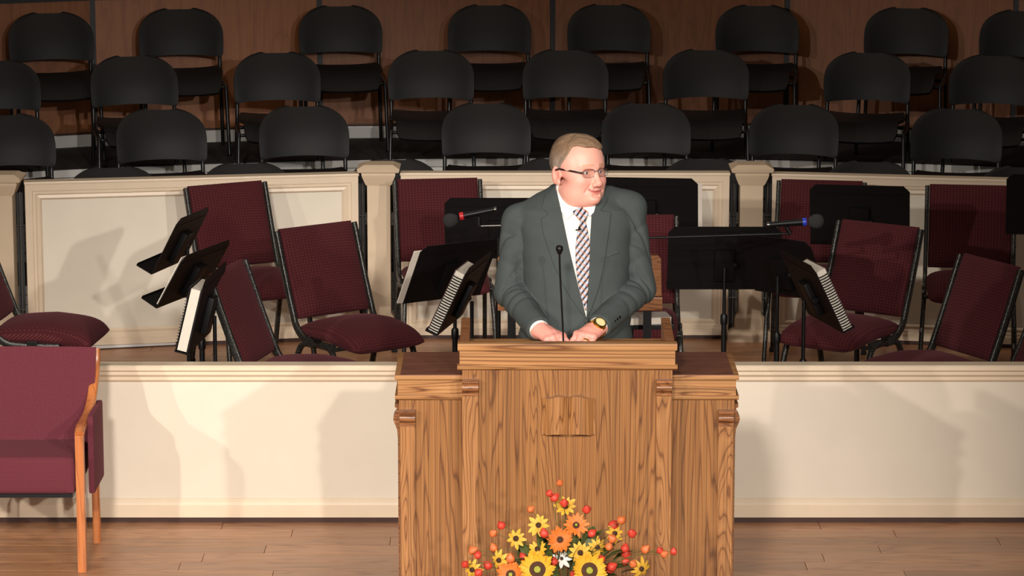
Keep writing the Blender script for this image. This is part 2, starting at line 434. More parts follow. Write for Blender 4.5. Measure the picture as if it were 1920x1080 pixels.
# ================================================================= CHOIR CHAIRS
def build_choir_chair():
    t = empty('choir_chair')
    def back(u, v):
        # outline: rounded top shell, slightly pinched bottom corners
        vv = .5-.5*math.cos(PI*(.06+.94*v)); vv = (vv-.0089)/(1-.0089); vv = max(0, min(.982, vv))
        if vv > .42: w = .255*max(0., 1-((vv-.42)/.58)**2.7)**(1/2.35)
        else: w = .255-.006*((.42-vv)/.42)**2
        w = max(w, .012)
        if vv < .08: w -= .012*(1-vv/.08)**2
        s = 2*u-1
        x = s*w
        z = .548+.277*vv + (.012*(1-(x/.255)**2) if vv < .3 else .012*(1-(x/.255)**2)*max(0, (1-(vv-.3)/.5)))
        y = .02+.10*vv**1.1 - .055*(x/.255)**2 - .012*math.sin(PI*vv)+.012*max(0, (abs(s)-.9)/.1)*.5
        return Vector((x, y, z))
    obj('backrest', grid_solid(back, 25, 19, -.014), choir_plastic, t, 50)
    def seat(u, v):
        s = 2*u-1; w = .205+.035*math.sin(PI*min(1, v*1.2+.1))*.8; x = s*w
        if v > .9: x *= 1-.10*((v-.9)/.1)**2
        y = .0-.49*v
        z = .482+.012*abs(s)**2.5-.010*math.sin(PI*v)+(.0 if v < .72 else -.105*((v-.72)/.28)**1.7)
        return Vector((x, y, z))
    obj('seat', grid_solid(seat, 17, 17, -.018), choir_plastic, t, 55)
    for s in (-1, 1):
        x = s*.235
        obj('back_post', tube(curve([(x, .085, .70), (x, .05, .52), (x, .03, .43), (x, -.03, .40), (x, -.30, .40)], 5), .0115, 8), choir_metal, t, 60)
        obj('leg', tube([(x, -.36, .415), (s*.238, -.375, .38), (s*.248, -.43, .012)], .0115, 8), choir_metal, t, 60)
        obj('leg', tube([(x, .05, .48), (s*.238, .045, .40), (s*.248, .07, .012)], .0115, 8), choir_metal, t, 60)
        obj('side_rail', tube([(x, -.37, .41), (x, .045, .42)], .010, 8), choir_metal, t, 60)
        obj('glide', lathe([(.013, 0), (.013, .014)], 8, (s*.248, -.43, 0)), choir_metal, t)
        obj('glide', lathe([(.013, 0), (.013, .014)], 8, (s*.248, .07, 0)), choir_metal, t)
    obj('stretcher', tube([(-.235, -.33, .40), (.235, -.33, .40)], .010, 8), choir_metal, t, 60)
    obj('stretcher', tube([(-.235, -.02, .405), (.235, -.02, .405)], .010, 8), choir_metal, t, 60)
    return t
cc = build_choir_chair()
cc_kids = kids_of(cc)
def place_choir(src, kids, x, y, z, rz, first):
    if first: r = src
    else:
        r = src.copy(); C.objects.link(r)
        for k in kids:
            c = k.copy(); C.objects.link(c); c.parent = r
    r.location = (x, y, z); r.rotation_euler = (0, 0, rz); return r
rows = [
 (3, 'back row', [(100, 22), (342, 14), (640, 10), (918, 10), (1141, 9), (1418, 9), (1696, 13), (1912, 17)]),
 (2, 'third row up', [(-3, 109), (255, 103), (522, 97), (809, 94), (1060, 94), (1322, 91), (1623, 96), (1858, 101)]),
 (1, 'second row up', [(22, 217), (306, 208), (572, 203), (912, 197), (1210, 197), (1486, 198), (1789, 207)]),
 (0, 'lowest row behind the rail', [(218, 315), (465, 307), (740, 299), (1045, 298), (1322, 298), (1625, 302), (1912, 313)])]
ordw = ['leftmost', 'second from left', 'third from left', 'fourth from left', 'fourth from right', 'third from right', 'second from right', 'rightmost']
ord7 = ['leftmost', 'second from left', 'third from left', 'middle', 'third from right', 'second from right', 'rightmost']
first = True
for ri, rname, lst in rows:
    for k, (px, py) in enumerate(lst):
        ztop = ROWZ[ri]+.82
        r_ = ray(px, py); tt = (ztop-CH)/r_[2]
        p = at(px, py, z=ztop)
        # blend the measured depth with the row's arc so that neighbours stay aligned
        yy = .35*(p.y-.12)+.65*(arc_y(ROWY[ri], p.x))
        x = at(px, py, y=yy+.12).x
        ang = -math.asin((x-XC)/RAD)*.75+random.uniform(-.04, .04)
        o = place_choir(cc, cc_kids, x, yy, ROWZ[ri], ang, first); first = False
        names = ordw if len(lst) == 8 else ord7
        if ri == 0: extra = ', mostly hidden'
        else: extra = ''
        tag(o, f'black choir chair, {names[k]} in the {rname}{extra}', 'chair', 'choir chairs in the '+rname)

# ================================================================= BANQUET CHAIRS
def build_banquet():
    t = empty('banquet_chair')
    def side_curve(x):
        return curve([(x, .315, .882), (x, .245, .68), (x, .185, .52), (x, .155, .455), (x, .10, .412), (x, .03, .400), (x, -.15, .398)], 6)
    for s in (-1, 1):
        obj('back_frame', tube(side_curve(s*.221), 0, 12, flat=(.017, .011, (0, 1, 0))), hammer, t, 50)
        # inverted-U pair of legs, each leg a mesh of its own
        x0, x1 = s*.222, s*.236
        obj('leg', tube(curve([(x0, .0, .402), (x0, -.09, .398), (x0, -.145, .36), ((x0+x1)/2, -.185, .22), (x1, -.225, .0)], 6), 0, 12, flat=(.0135, .011, (0, 1, 0))), hammer, t, 50)
        obj('leg', tube(curve([(x0, .0, .388), (x0, .085, .385), (x0, .135, .345), ((x0+x1)/2, .19, .2), (x1, .245, .0)], 6), 0, 12, flat=(.0135, .011, (0, 1, 0))), hammer, t, 50)
        obj('foot_cap', box((x1-.015, -.242, 0), (x1+.015, -.208, .02), bev=.003), stand_black, t)
        obj('foot_cap', box((x1-.015, .228, 0), (x1+.015, .262, .02), bev=.003), stand_black, t)
        obj('bumper', box((x0-.012 if s < 0 else x0, -.05, .405), (x0 if s < 0 else x0+.012, .0, .425), bev=.002), stand_black, t)
    obj('seat_rail', tube([(-.221, -.15, .392), (.221, -.15, .392)], .010, 8), hammer, t, 50)
    obj('seat_rail', tube([(-.221, .10, .400), (.221, .10, .400)], .010, 8), hammer, t, 50)
    # seat cushion: pillow with rolled waterfall front
    bm = bmesh.new(); nu, nv = 20, 22; T, B = [], []
    def sp(u, v):
        s = math.sin(PI/2*(2*u-1)); q = math.sin(PI/2*(2*v-1))
        w = .212*(1-.10*max(0, q)**2); x = s*w; y = -.055-.235*q
        if q < -.80: x *= .97
        edge = max(abs(s), abs(q)); return s, q, x, y
    for i in range(nu+1):
        a, b_ = [], []
        for j in range(nv+1):
            s, q, x, y = sp(i/nu, j/nv)
            r = (1-abs(s)**6)**.5*(1-abs(q)**6)**.5 if max(abs(s), abs(q)) < 1 else 0
            crown = .018*(1-s*s)*(1-q*q*.6)+.012*(1-abs(q)) - .008*max(0, q)
            mid = .443+.010*(q < 0)*0
            fr = max(0, q)
            lo = mid-.046-.034*fr; hi = mid+.032+crown
            m_ = (lo+hi)/2-.012*fr**3
            a.append(bm.verts.new((x, y, m_+(hi-m_)*r))); b_.append(bm.verts.new((x, y, m_+(lo-m_)*r)) if max(abs(s), abs(q)) < 1 else a[-1])
        T.append(a); B.append(b_)
    for i in range(nu):
        for j in range(nv):
            bm.faces.new((T[i][j], T[i+1][j], T[i+1][j+1], T[i][j+1]))
            f = [B[i][j], B[i][j+1], B[i+1][j+1], B[i+1][j]]
            bm.faces.new(f)
    bmesh.ops.recalc_face_normals(bm, faces=bm.faces)
    obj('seat', bm, maroon, t, 70)
    # back pad
    bm = bmesh.new(); T, B = [], []
    for i in range(17):
        a, b_ = [], []
        for j in range(15):
            s = math.sin(PI/2*(2*i/16-1)); q = math.sin(PI/2*(2*j/14-1))
            x = s*.209; zz = .688+q*.203
            yl = .250+(zz-.69)*.36 - .02*(zz-.69)**2
            r = (1-abs(s)**6)**.5*(1-abs(q)**8)**.5 if max(abs(s), abs(q)) < 1 else 0
            f = .020+.012*(1-s*s)+.010*max(0, -q)
            a.append(bm.verts.new((x, yl-f*r, zz))); b_.append(bm.verts.new((x, yl+.012*r, zz)) if max(abs(s), abs(q)) < 1 else a[-1])
        T.append(a); B.append(b_)
    for i in range(16):
        for j in range(14):
            bm.faces.new((T[i][j], T[i+1][j], T[i+1][j+1], T[i][j+1])); bm.faces.new((B[i][j], B[i][j+1], B[i+1][j+1], B[i+1][j]))
    bmesh.ops.recalc_face_normals(bm, faces=bm.faces)
    obj('backrest', bm, maroon, t, 70)
    return t
bc = build_banquet(); bc_kids = kids_of(bc)
blist = [  # centre of the back's top edge in the picture, turn (deg, + = faces right), label
 ((422, 346), 30, 'maroon banquet chair against the left rail panel, turned right, behind two music stands'),
 ((820, 337), 8, 'maroon banquet chair just right of the left post, behind the red-ringed microphone'),
 ((591, 424), 38, 'maroon banquet chair left of centre, turned right, its whole seat and back in view'),
 ((425, 502), 75, 'maroon banquet chair seen nearly side-on behind the front wall, left, its back leaning away'),
 ((-56, 437), 84, 'maroon banquet chair cut by the left picture edge, above the armchair'),
 ((1182, 337), 0, 'maroon banquet chair against the middle rail panel, mostly hidden behind the man'),
 ((1182, 405), 0, 'maroon banquet chair directly behind the man, only its right side showing'),
 ((1541, 340), -10, 'maroon banquet chair just right of the right post, behind the blue-ringed microphone'),
 ((1821, 349), -8, 'maroon banquet chair against the right rail panel, square to the wall, fully lit back'),
 ((1650, 421), -36, 'maroon banquet chair right of centre, turned left, behind the book on its stand'),
 ((1858, 490), -62, 'maroon banquet chair behind the front wall at right, turned strongly left'),
 ((1990, 543), -82, 'maroon banquet chair at the right picture edge, only a corner of its back in view')]
for i, ((px, py), psi, lab) in enumerate(blist):
    p = at(px, py, z=.885); a = math.radians(psi)
    # local back-top centre (0,.31) ; facing = (sin a, -cos a)
    bx, by = -math.sin(a)*.315, math.cos(a)*.315
    o = place_choir(bc, bc_kids, p.x-bx, p.y-by, 0, a, i == 0)
    tag(o, lab, 'chair', 'maroon banquet chairs of the orchestra')

# ================================================================= ARMCHAIR
def armchair(x, y, rz):
    t = empty('armchair', (x, y, 0), rz, 'burgundy upholstered armchair with a cherry wood frame, front left on the floor', 'armchair')
    HW = .290
    for s in (-1, 1):
        # front leg continues straight up into the arm front; arm sweeps up into the back post
        obj('leg', box((s*HW-.0165, -.245, 0), (s*HW+.0165, -.205, .545), bev=.004), chair_wood, t, 40)
        obj('leg', tube([(s*HW, .215, .0), (s*HW, .205, .30), (s*HW, .195, .46)], 0, 12, flat=(.019, .0155, (0, 1, 0))), chair_wood, t, 50)
        obj('arm', tube(curve([(s*HW, -.228, .542), (s*HW, -.19, .558), (s*HW, -.10, .560), (s*HW*1.01, .02, .572), (s*HW*1.02, .11, .61), (s*HW*1.03, .17, .675), (s*HW*1.035, .205, .735), (s*HW*1.035, .218, .792)], 6), 0, 12, flat=(.0165, .0185, (0, 0, 1))), chair_wood, t, 50)
        obj('arm_panel', box((s*(HW+.029)-.012, -.13, .285), (s*(HW+.029)+.012, .17, .595), bev=.011), arm_fab, t, 60)
    bm = bmesh.new(); add_box(bm, (-HW+.016, -.262, .315), (HW-.016, .20, .445), bev=.03)
    for v in bm.verts:
        if v.co.z > .38: v.co.z += .022*(1-(v.co.x/HW)**2)+(.012 if v.co.y < 0 else 0)
    bmesh.ops.subdivide_edges(bm, edges=bm.edges, cuts=1)
    obj('seat', bm, arm_fab, t, 70)
    obj('seat_underside', box((-HW+.03, -.24, .298), (HW-.03, .2, .318)), stand_black, t)
    bm = bmesh.new(); n, m_ = 20, 16
    def bk(u, v):
        s = 2*u-1; return Vector((s*(HW+.004+.008*v), .13+.095*v-.018*(1-s*s), .40+.40*v-.006*s*s*v))
    obj('backrest', grid_solid(bk, 19, 15, -.05), arm_fab, t, 70)
    return t
pf = at(155, 1070, z=0); pr = at(168, 1017, z=0)
armchair(pf.x-.290*.998+.002, (pf.y+pr.y)/2, 0.0)

# ================================================================= PULPIT
YP = 10.95-12.75
cxp = at(1064, 645, y=YP).x
def X(px, y=YP): return at(px, 700, y=y).x-cxp
pul = empty('pulpit', (cxp, YP, 0), 0, 'oak pulpit with side wings, scroll brackets and a carved open book on its front', 'pulpit')
def Zp(py, y): return at(960, py, y=y).z
ZT = Zp(645, YP)
hw = .384
def zz(py): return Zp(py, YP+.01)
# centre tower (hollow box open at the back)
obj('front_panel', box((-.368, .014, 0), (.368, .04, zz(690))), oak_v, pul)
for s in (-1, 1):
    bm = box((s*.368-.0 if s < 0 else .338, .04, 0), (-.338 if s < 0 else .368, .38, zz(683)))
    obj('side_panel', bm, oak_v, pul)
    # raised side rail that rises to the back
    x0, x1 = (s*.376, s*.344)
    bm = bmesh.new(); add_prism(bm, [(.02, ZT-.06), (.38, ZT-.05), (.38, ZT+.020), (.36, ZT+.020), (.02, ZT-.004)], min(x0, x1), max(x0, x1), 'x')
    obj('side_rail', bm, oak_curl, pul)
obj('desk_board', prism([(.03, ZT-.10), (.37, ZT-.075), (.37, ZT-.055), (.03, ZT-.08)], -.344, .344, 'x'), oak_h, pul)
obj('inner_shelf', box((-.34, .05, .55), (.34, .40, .57)), oak_h, pul)
obj('top_board', box((-hw, 0, ZT-.024), (hw, .055, ZT), bev=.003), oak_h, pul, 35)
obj('frieze_board', box((-.377, .010, zz(684)), (.377, .05, ZT-.024)), oak_h, pul)
obj('frieze_moulding', prism([(-.001, zz(684)), (.02, zz(684)+.002), (.02, zz(694)), (.006, zz(693)), (.0, zz(690))], -.385, .385, 'x'), oak_h, pul)
def bracket(parent, x0, x1, zt, name='scroll_bracket', yf=.014, zb=0, M=None):
    """scroll capital with pilaster board, profile in (depth, z)"""
    o = obj('pilaster', box((x0+.001, yf-.014, zb), (x1-.001, yf, zt-.055)), oak_v2, parent, matrix=M)
    prof = [(yf, zt), (yf-.034, zt), (yf-.034, zt-.009), (yf-.026, zt-.011)]
    for k in range(9):
        a = PI/2-PI*k/8; prof.append((yf-.016-.018*math.cos(a), zt-.027+.016*math.sin(a)))
    prof += [(yf-.022, zt-.046), (yf-.022, zt-.055), (yf, zt-.057)]
    bm = prism(prof, x0, x1, 'x')
    obj(name, bm, oak_curl, o, 40)
for (a, b) in ((866, 897), (1231, 1260)): bracket(pul, X(a), X(b), zz(711))
# edge stiles
# carved open book relief
def book_relief():
    xb0, xb1 = X(1015), X(1116); zb0, zb1 = zz(816), zz(740)
    xm = (xb0+xb1)/2; hwb = (xb1-xb0)/2
    o = obj('carved_book_cover', prism([(xb0, zb0+.004), (xm, zb0-.004), (xb1, zb0+.004), (xb1-.004, zb1-.012), (xm, zb1-.012), (xb0+.004, zb1-.012)], .004, .0145, 'y'), oak_v2, pul)
    for s in (-1, 1):
        def pg(u, v):
            a = u                                   # 0 spine .. 1 outer
            ar = -math.sin(PI*min(1, .08+a*.80))*.026-.004
            wav = .006*math.sin(PI*2*a*.9+.5)*(1 if v > .5 else .5)
            xx = xm+s*(a*(hwb-.018)+.0005)
            z0 = zb0+.004+.006*math.sin(PI*a); z1 = zb1-.006+.005*math.sin(PI*1.6*a-.5)
            return Vector((xx, .004+ar, z0+(z1-z0)*v))
        bm = bmesh.new(); nu, nv = 13, 4; Fv = []; Bv = []
        for i in range(nu):
            Fv.append([bm.verts.new(pg(i/(nu-1), j/(nv-1))) for j in range(nv)])
            Bv.append([bm.verts.new(Vector((pg(i/(nu-1), j/(nv-1)).x, .008, pg(i/(nu-1), j/(nv-1)).z))) for j in range(nv)])
        for i in range(nu-1):
            for j in range(nv-1): bm.faces.new((Fv[i][j], Fv[i+1][j], Fv[i+1][j+1], Fv[i][j+1])); 
            bm.faces.new((Fv[i][-1], Fv[i+1][-1], Bv[i+1][-1], Bv[i][-1])); bm.faces.new((Fv[i][0], Bv[i][0], Bv[i+1][0], Fv[i+1][0]))
        # bevelled fore-edge
        E = [bm.verts.new((xm+s*(hwb-.001), .008, zb0+.010+(zb1-.012-zb0-.01)*j/(nv-1))) for j in range(nv)]
        for j in range(nv-1): bm.faces.new((Fv[-1][j], E[j], E[j+1], Fv[-1][j+1]))
        bm.faces.new((Fv[-1][0], Bv[-1][0], E[0])); bm.faces.new((Fv[-1][-1], E[-1], Bv[-1][-1]))
        bmesh.ops.recalc_face_normals(bm, faces=bm.faces)
        obj('carved_page', bm, oak_v2, o, 45)
book_relief()
# wings
YW0 = .07
ZW = Zp(704, YP+YW0)
def zw(py): return Zp(py, YP+YW0+.01)
for s, (a, b) in ((-1, (740, 858)), (1, (1270, 1386))):
    xo = (X(740, YP+YW0) if s < 0 else X(1386, YP+YW0)); xi = s*.368
    lo, hi = min(xo, xi), max(xo, xi); ins = .010
    lo_b, hi_b = (lo+ins, hi) if s < 0 else (lo, hi-ins)
    obj('wing_front', box((lo_b+(.004 if s < 0 else 0), YW0+.014, 0), (hi_b-(.004 if s > 0 else 0), YW0+.036, zw(748))), oak_v, pul)
    obj('wing_side', box((lo_b+.004 if s < 0 else hi_b-.026, YW0+.036, 0), (lo_b+.026 if s < 0 else hi_b-.004, YW0+.40, zw(748))), oak_v, pul)
    obj('wing_frieze', box((lo_b, YW0+.010, zw(743)), (hi_b, YW0+.40, ZW-.017)), oak_h, pul)
    obj('wing_moulding', prism([(YW0-.0, zw(741)), (YW0+.4, zw(741)), (YW0+.4, zw(750)), (YW0+.006, zw(749)), (YW0, zw(746))], lo, hi, 'x'), oak_h, pul)
    obj('wing_top', box((lo, YW0, ZW-.017), (hi, YW0+.41, ZW), bev=.003), oak_h, pul, 35)
    obj('top_surface', box((lo+.020 if s < 0 else lo, YW0+.006, ZW-.001), (hi if s < 0 else hi-.020, YW0+.405, ZW+.0015)), oak_shaded, pul)  # thin sheet giving the oak top its shaded tone by colour
    ba, bb = ((749, 778) if s < 0 else (1348, 1376))
    bracket(pul, X(ba, YP+YW0), X(bb, YP+YW0), zw(768), yf=YW0+.014)
    # side scroll bracket on the flank
    prof = [(0, 0), (.016, 0), (.016, -.012), (.008, -.016), (.012, -.032), (.021, -.046), (.022, -.058), (.016, -.074), (.009, -.092), (.006, -.12), (.006, -.5), (.005, -.9), (0, -.9)]
    base = lo_b+.004 if s < 0 else hi_b-.004
    bm = bmesh.new(); add_prism(bm, [(base+s*d, zw(762)+q) for d, q in prof], YW0+.05, YW0+.12, 'y')
    obj('side_bracket', bm, oak_curl, pul)

# gooseneck microphone on the pulpit
gm = empty('gooseneck_microphone', at(1057, 650, y=-1.66), 0, 'slim black gooseneck microphone rising from the pulpit desk in front of the man', 'microphone')
base = Vector(gm.location); base.z = ZT-.08; gm.location = base
top = at(1049, 470, y=-1.70)
pts = [Vector((0, 0, .004))]+[ (at(px, py, y=yy)-base) for px, py, yy in ((1056, 630, -1.665), (1053, 570, -1.68), (1050, 510, -1.69), (1049, 478, -1.70))]
obj('stem', tube(curve(pts, 4), .0034, 8), stand_black, gm, 60)
hp = at(1049, 472, y=-1.70)-base
obj('capsule', lathe([(.004, -.010), (.0080, -.006), (.0095, .000), (.0125, .004), (.0130, .012), (.0110, .020), (.004, .024)], 14, hp), stand_black, gm, 60)
obj('base', lathe([(.028, 0), (.028, .006), (.012, .012), (.007, .03)], 16), stand_black, gm, 40)

# ================================================================= MUSIC STANDS
def stand(px, py, dist, yaw, tilt, label, w=.50, hh=.33, lipd=.055):
    """px,py centre of the desk in the picture; yaw 0 = back of the desk to the camera, musician beyond"""
    c = at(px, py, y=dist-12.75); t = empty('music_stand', (c.x, c.y, 0), math.radians(yaw), label, 'music stand', 'black music stands of the orchestra')
    tl = math.radians(tilt)
    # desk frame: X width, Y normal toward musician, Z up the slope; top leans to -y
    D = Tm(0, 0, c.z) @ Rm(tl, 'X')
    ch = .030
    poly = [(-w/2, -hh/2), (w/2, -hh/2), (w/2, hh/2-ch), (w/2-ch, hh/2), (-w/2+ch, hh/2), (-w/2, hh/2-ch)]
    d = obj('desk', prism(poly, -.0015, .0015, 'y'), stand_sheet, t, matrix=D)
    obj('rib', box((-w/2+.03, -.004, hh/2-.05), (w/2-.03, -.0015, hh/2-.044)), stand_black, d)
    obj('lip', box((-w/2, 0, -hh/2-.0015), (w/2, lipd, -hh/2+.0015)), stand_sheet, t, matrix=D)
    obj('lip_edge', box((-w/2, lipd-.002, -hh/2), (w/2, lipd, -hh/2+.012)), stand_sheet, t, matrix=D)
    obj('back_bracket', box((-.045, -.028, -.11), (.045, -.0015, .05), bev=.006), stand_black, t, 40, matrix=D)
    obj('clamp_knob', lathe([(.010, -.006), (.017, 0), (.017, .012), (.013, .018)], 14, M=D @ Tm(.045, -.014, -.03) @ Rm(PI/2, 'Y')), stand_black, t, 45)
    yb = -.03
    obj('pole', tube([(0, yb, .30), (0, yb, c.z-.04)], .0085, 10), stand_black, t, 60)
    obj('outer_tube', tube([(0, yb, .05), (0, yb, .46)], .0125, 10), stand_black, t, 60)
    obj('collar', lathe([(.016, 0), (.017, .01), (.017, .04), (.013, .05)], 12, (0, yb, .44)), stand_black, t, 45)
    for k in range(3):
        a = 2*PI*k/3+PI/2
        obj('leg', tube(curve([(0, yb, .11), (.09*math.cos(a), yb+.09*math.sin(a), .09), (.19*math.cos(a), yb+.19*math.sin(a), .010)], 4), 0, 8, flat=(.008, .006)), stand_black, t, 60)
    return t, D
def book(t, D, w, h, th, label, rings=0, xoff=0., name='music_book', cover=(24, 18, 22), openpg=False, zoff=0., hh=.33):
    """lies on the stand's desk: top-level, same frame"""
    Mw = Tm(*t.location) @ Rm(t.rotation_euler.z, 'Z') @ D @ Tm(xoff, .002, -hh/2+.003+zoff)
    b = empty(name, (0, 0, 0), 0, label, 'book' if name != 'sheet_music' else 'sheet music'); b.matrix_world = Mw
    cm = plain('book_cover', cover, .5)
    if name == 'sheet_music':
        obj('page', box((-w/2, .0, 0), (w/2, th, h)), paper, b); return b
    obj('page_block', box((-w/2+.003, .003, .002), (w/2-.003, th-.003, h-.004)), paper, b)
    obj('cover', box((-w/2, 0, 0), (w/2, .003, h)), cm, b); obj('cover', box((-w/2, th-.003, 0), (w/2, th, h)), cm, b)
    return b
s1, d1 = stand(340, 450, 14.75, 74, 28, 'black music stand, upper one of the pair by the left rail panel, empty desk', w=.40, hh=.30, lipd=.085)
s2, d2 = stand(365, 512, 14.15, 70, 30, 'black music stand, lower one of the left pair, a sheet edge showing past its desk', hh=.28, lipd=.085)
s3, d3 = stand(389, 575, 13.42, 84, 14, 'narrow-looking black music stand seen edge-on at left, a thick spiral book on it')
s4, d4 = stand(934, 428, 15.35, 0, 18, 'wide black music stand facing away behind the red-ringed microphone', w=.52)
s5, d5 = stand(846, 508, 14.4, 34, 30, 'black music stand turned aside under the red-ringed microphone, white sheet along its edge', w=.42)
s6, d6 = stand(872, 548, 13.72, 78, 25, 'black music stand seen edge-on left of the pulpit, holding a comb-bound book', w=.50)
s7, d7 = stand(1213, 390, 15.5, -6, 18, 'black music stand against the middle rail panel, right of the man', w=.5)
s8, d8 = stand(1358, 484, 14.75, 0, 18, 'wide black music stand alone on its pole right of the man, above the pulpit wing', w=.53)
s9, d9 = stand(1466, 500, 14.3, -42, 28, 'black music stand under the blue-ringed microphone, its knob and pole in view', w=.42)
s10, d10 = stand(1520, 545, 13.68, -76, 26, 'black music stand seen edge-on right of the pulpit, holding a comb-bound book', w=.46)
s11, d11 = stand(1612, 404, 15.25, -10, 20, 'black music stand behind the maroon chair right of the blue-ringed microphone', w=.48)
s12, d12 = stand(1985, 385, 15.2, -10, 20, 'black music stand cut by the right picture edge, only a desk corner visible', w=.5)
book(s2, d2, .23, .25, .004, 'white sheet music on the lower left stand, one edge showing', name='sheet_music', xoff=-.145, zoff=.02, hh=.28)
book(s5, d5, .23, .30, .006, 'white sheet music on the turned stand under the red-ringed microphone', name='sheet_music', xoff=-.125)
book(s7, d7, .23, .30, .004, 'white sheet music on the stand right of the man', name='sheet_music', xoff=.155)
def comb_book(t, D, side, label, w=.235, h=.295, th=.048, n=22, xo=0.):
    Mw = Tm(*t.location) @ Rm(t.rotation_euler.z, 'Z') @ D @ Tm(xo, .002, -.165+.003)
    b = empty('spiral_bound_book', (0, 0, 0), 0, label, 'book'); b.matrix_world = Mw
    cm = plain('binder_cover', (70, 34, 36), .55); s = side
    xs_ = s*w/2
    obj('page_block', box((min(xs_, -s*w/2), .003, .002), (max(xs_, -s*w/2), th-.003, h-.004)), paper, b)
    obj('cover', box((-w/2-.004, 0, 0), (w/2+.004, .003, h)), stand_black, b)
    obj('cover', box((-w/2-.004, th-.003, 0), (w/2+.004, th, h)), cm, b)
    for k in range(n):
        z = .012+(h-.04)*k/(n-1)
        obj('comb_ring', tube([(xs_-s*.004, .0, z), (xs_+s*.007, .006, z), (xs_+s*.010, th/2, z), (xs_+s*.007, th-.006, z), (xs_-s*.004, th, z)], .0028, 6), stand_black, b)
    return b
comb_book(s6, d6, -1, 'thick comb-bound music book on the edge-on stand left of the pulpit', xo=-.11)
comb_book(s10, d10, 1, 'thick comb-bound music book on the edge-on stand right of the pulpit', xo=.10)
# the third thick book, its coil on the outer cover
Mw = Tm(*s3.location) @ Rm(s3.rotation_euler.z, 'Z') @ d3 @ Tm(-.12, .002, -.165+.003)
tb = empty('spiral_bound_book', (0, 0, 0), 0, 'thick white-paged spiral book leaning on the edge-on stand at far left', 'book'); tb.matrix_world = Mw
obj('page_block', box((-.115, .006, .004), (.115, .046, .275)), paper, tb)
obj('cover', box((-.12, 0, 0), (.12, .003, .285)), stand_black, tb); obj('cover', box((-.12, .050, -.002), (.12, .053, .285)), stand_black, tb)
for k in range(20):
    obj('coil_ring', tube([(-.10, .053, .02+.013*k), (-.105, .060, .02+.013*k), (-.112, .060, .022+.013*k), (-.118, .052, .022+.013*k)], .0014, 6), stand_black, tb)

# ================================================================= MICROPHONES ON BOOMS
def boom_mic(pbase, tipl, tipr, ball, ring, tail, dist, ringcol, label, rb=.033):
    y = dist-12.75
    P = lambda q: at(q[0], q[1], y=y)
    b = P(pbase); t = empty('microphone_stand', (b.x, y, 0), 0, 'black boom stand behind the man, its arm reaching to the '+('left' if ball[0] < 960 else 'right'), 'microphone stand', 'boom stands behind the man')
    o = Vector((b.x, y, 0)); zc = P(tipl).z
    obj('boom', tube([P(tipl)-o, P(tipr)-o], .0052, 8), steel if ringcol[0] > 100 else stand_black, t, 60)
    obj('counterweight', tube([P(tipl)-o, P(tipl)-o+(P(tipl)-P(tipr)).normalized()*.05], .016, 10), stand_black, t, 60)
    mid = P(tipl)*.82+P(tipr)*.18-o
    obj('pole', tube([(mid.x, 0, .05), (mid.x, 0, mid.z)], .009, 10), stand_black, t, 60)
    obj('clamp', lathe([(.018, -.02), (.02, 0), (.018, .025)], 12, (mid.x, 0, mid.z)), stand_black, t, 45)
    obj('mic_clip', tube([P(tipr)-o, P(((ring[0]+tail[0])/2, (ring[1]+tail[1])/2+6))-o], .010, 8), stand_black, t, 60)
    for k in range(3):
        a = 2*PI*k/3+.5
        obj('leg', tube([(mid.x, 0, .16), (mid.x+.28*math.cos(a), .28*math.sin(a), .01)], .007, 8), stand_black, t, 60)
    m = empty('microphone', P(ring)+Vector((0, 0, 0)), 0, label, 'microphone'); o2 = Vector(m.location)
    B = P(ball)-o2; Tl = P(tail)-o2; d = (B-Tl).normalized(); q = d.to_track_quat('Z', 'Y').to_matrix().to_4x4()
    prof = [(.001, -.032), (.016, -.031), (.022, -.024), (.031, -.008), (rb, .006), (.031, .020), (.022, .031), (.010, .037), (.001, .038)]
    obj('windscreen', lathe(prof, 20, M=Tm(*B) @ q), plain('foam', (44, 42, 42), 1., bump=.6, bscale=500), m, 60)
    obj('colour_ring', lathe([(.0175, -.008), (.0185, -.006), (.0185, .008), (.0175, .010)], 18, M=q), plain('ring', ringcol, .4), m, 45)
    L = Tl.length
    obj('handle', lathe([(.010, -L), (.012, -L+.004), (.0125, -L+.03), (.014, -L*.4), (.0165, -.008), (.0165, .004)], 16, M=q), stand_black, m, 45)
    obj('handle_cap', lathe([(.011, -L-.006), (.0128, -L-.004), (.0128, -L+.006)], 16, M=q), steel, m, 45)
boom_mic((1010, 424), (1010, 421), (898, 424), (846, 413), (866, 405), (930, 396), 14.40, (190, 34, 40), 'black handheld microphone with foam windscreen and red ring, left of the man')
boom_mic((1120, 450), (1120, 449), (1482, 438), (1529, 415), (1508, 416), (1440, 422), 14.05, (40, 60, 180), 'black handheld microphone with foam windscreen and blue ring, right of the man')

# ================================================================= CONDUCTOR'S OAK STAND BEHIND THE MAN
y = 12.35-12.75
a = at(933, 478, y=y); b_ = at(1240, 580, y=y)
cs = empty('conductor_stand', ((a.x+b_.x)/2, y, 0), 0, 'oak-topped stand behind the man, its corners showing beside his elbows', 'lectern')
hwc = (b_.x-a.x)/2
obj('desk', prism([(-hwc+.01, b_.z+.055), (-hwc, a.z-.012), (-hwc+.012, a.z), (hwc-.016, a.z), (hwc-.004, a.z-.014), (hwc, b_.z+.055)], -.012, .012, 'y'), oak_curl, cs)
obj('ledge', box((-hwc, -.03, b_.z), (hwc+.003, .05, b_.z+.053), bev=.004), oak_curl, cs)
for s in (-1, 1): obj('post', box((s*(hwc-.055)-.016, -.012, .03), (s*(hwc-.055)+.016, .012, b_.z)), stand_black, cs)
obj('base', box((-hwc+.02, -.12, 0), (hwc-.02, .08, .03), bev=.006), stand_black, cs)
bp_ = at(1236, 590, y=y+.10)
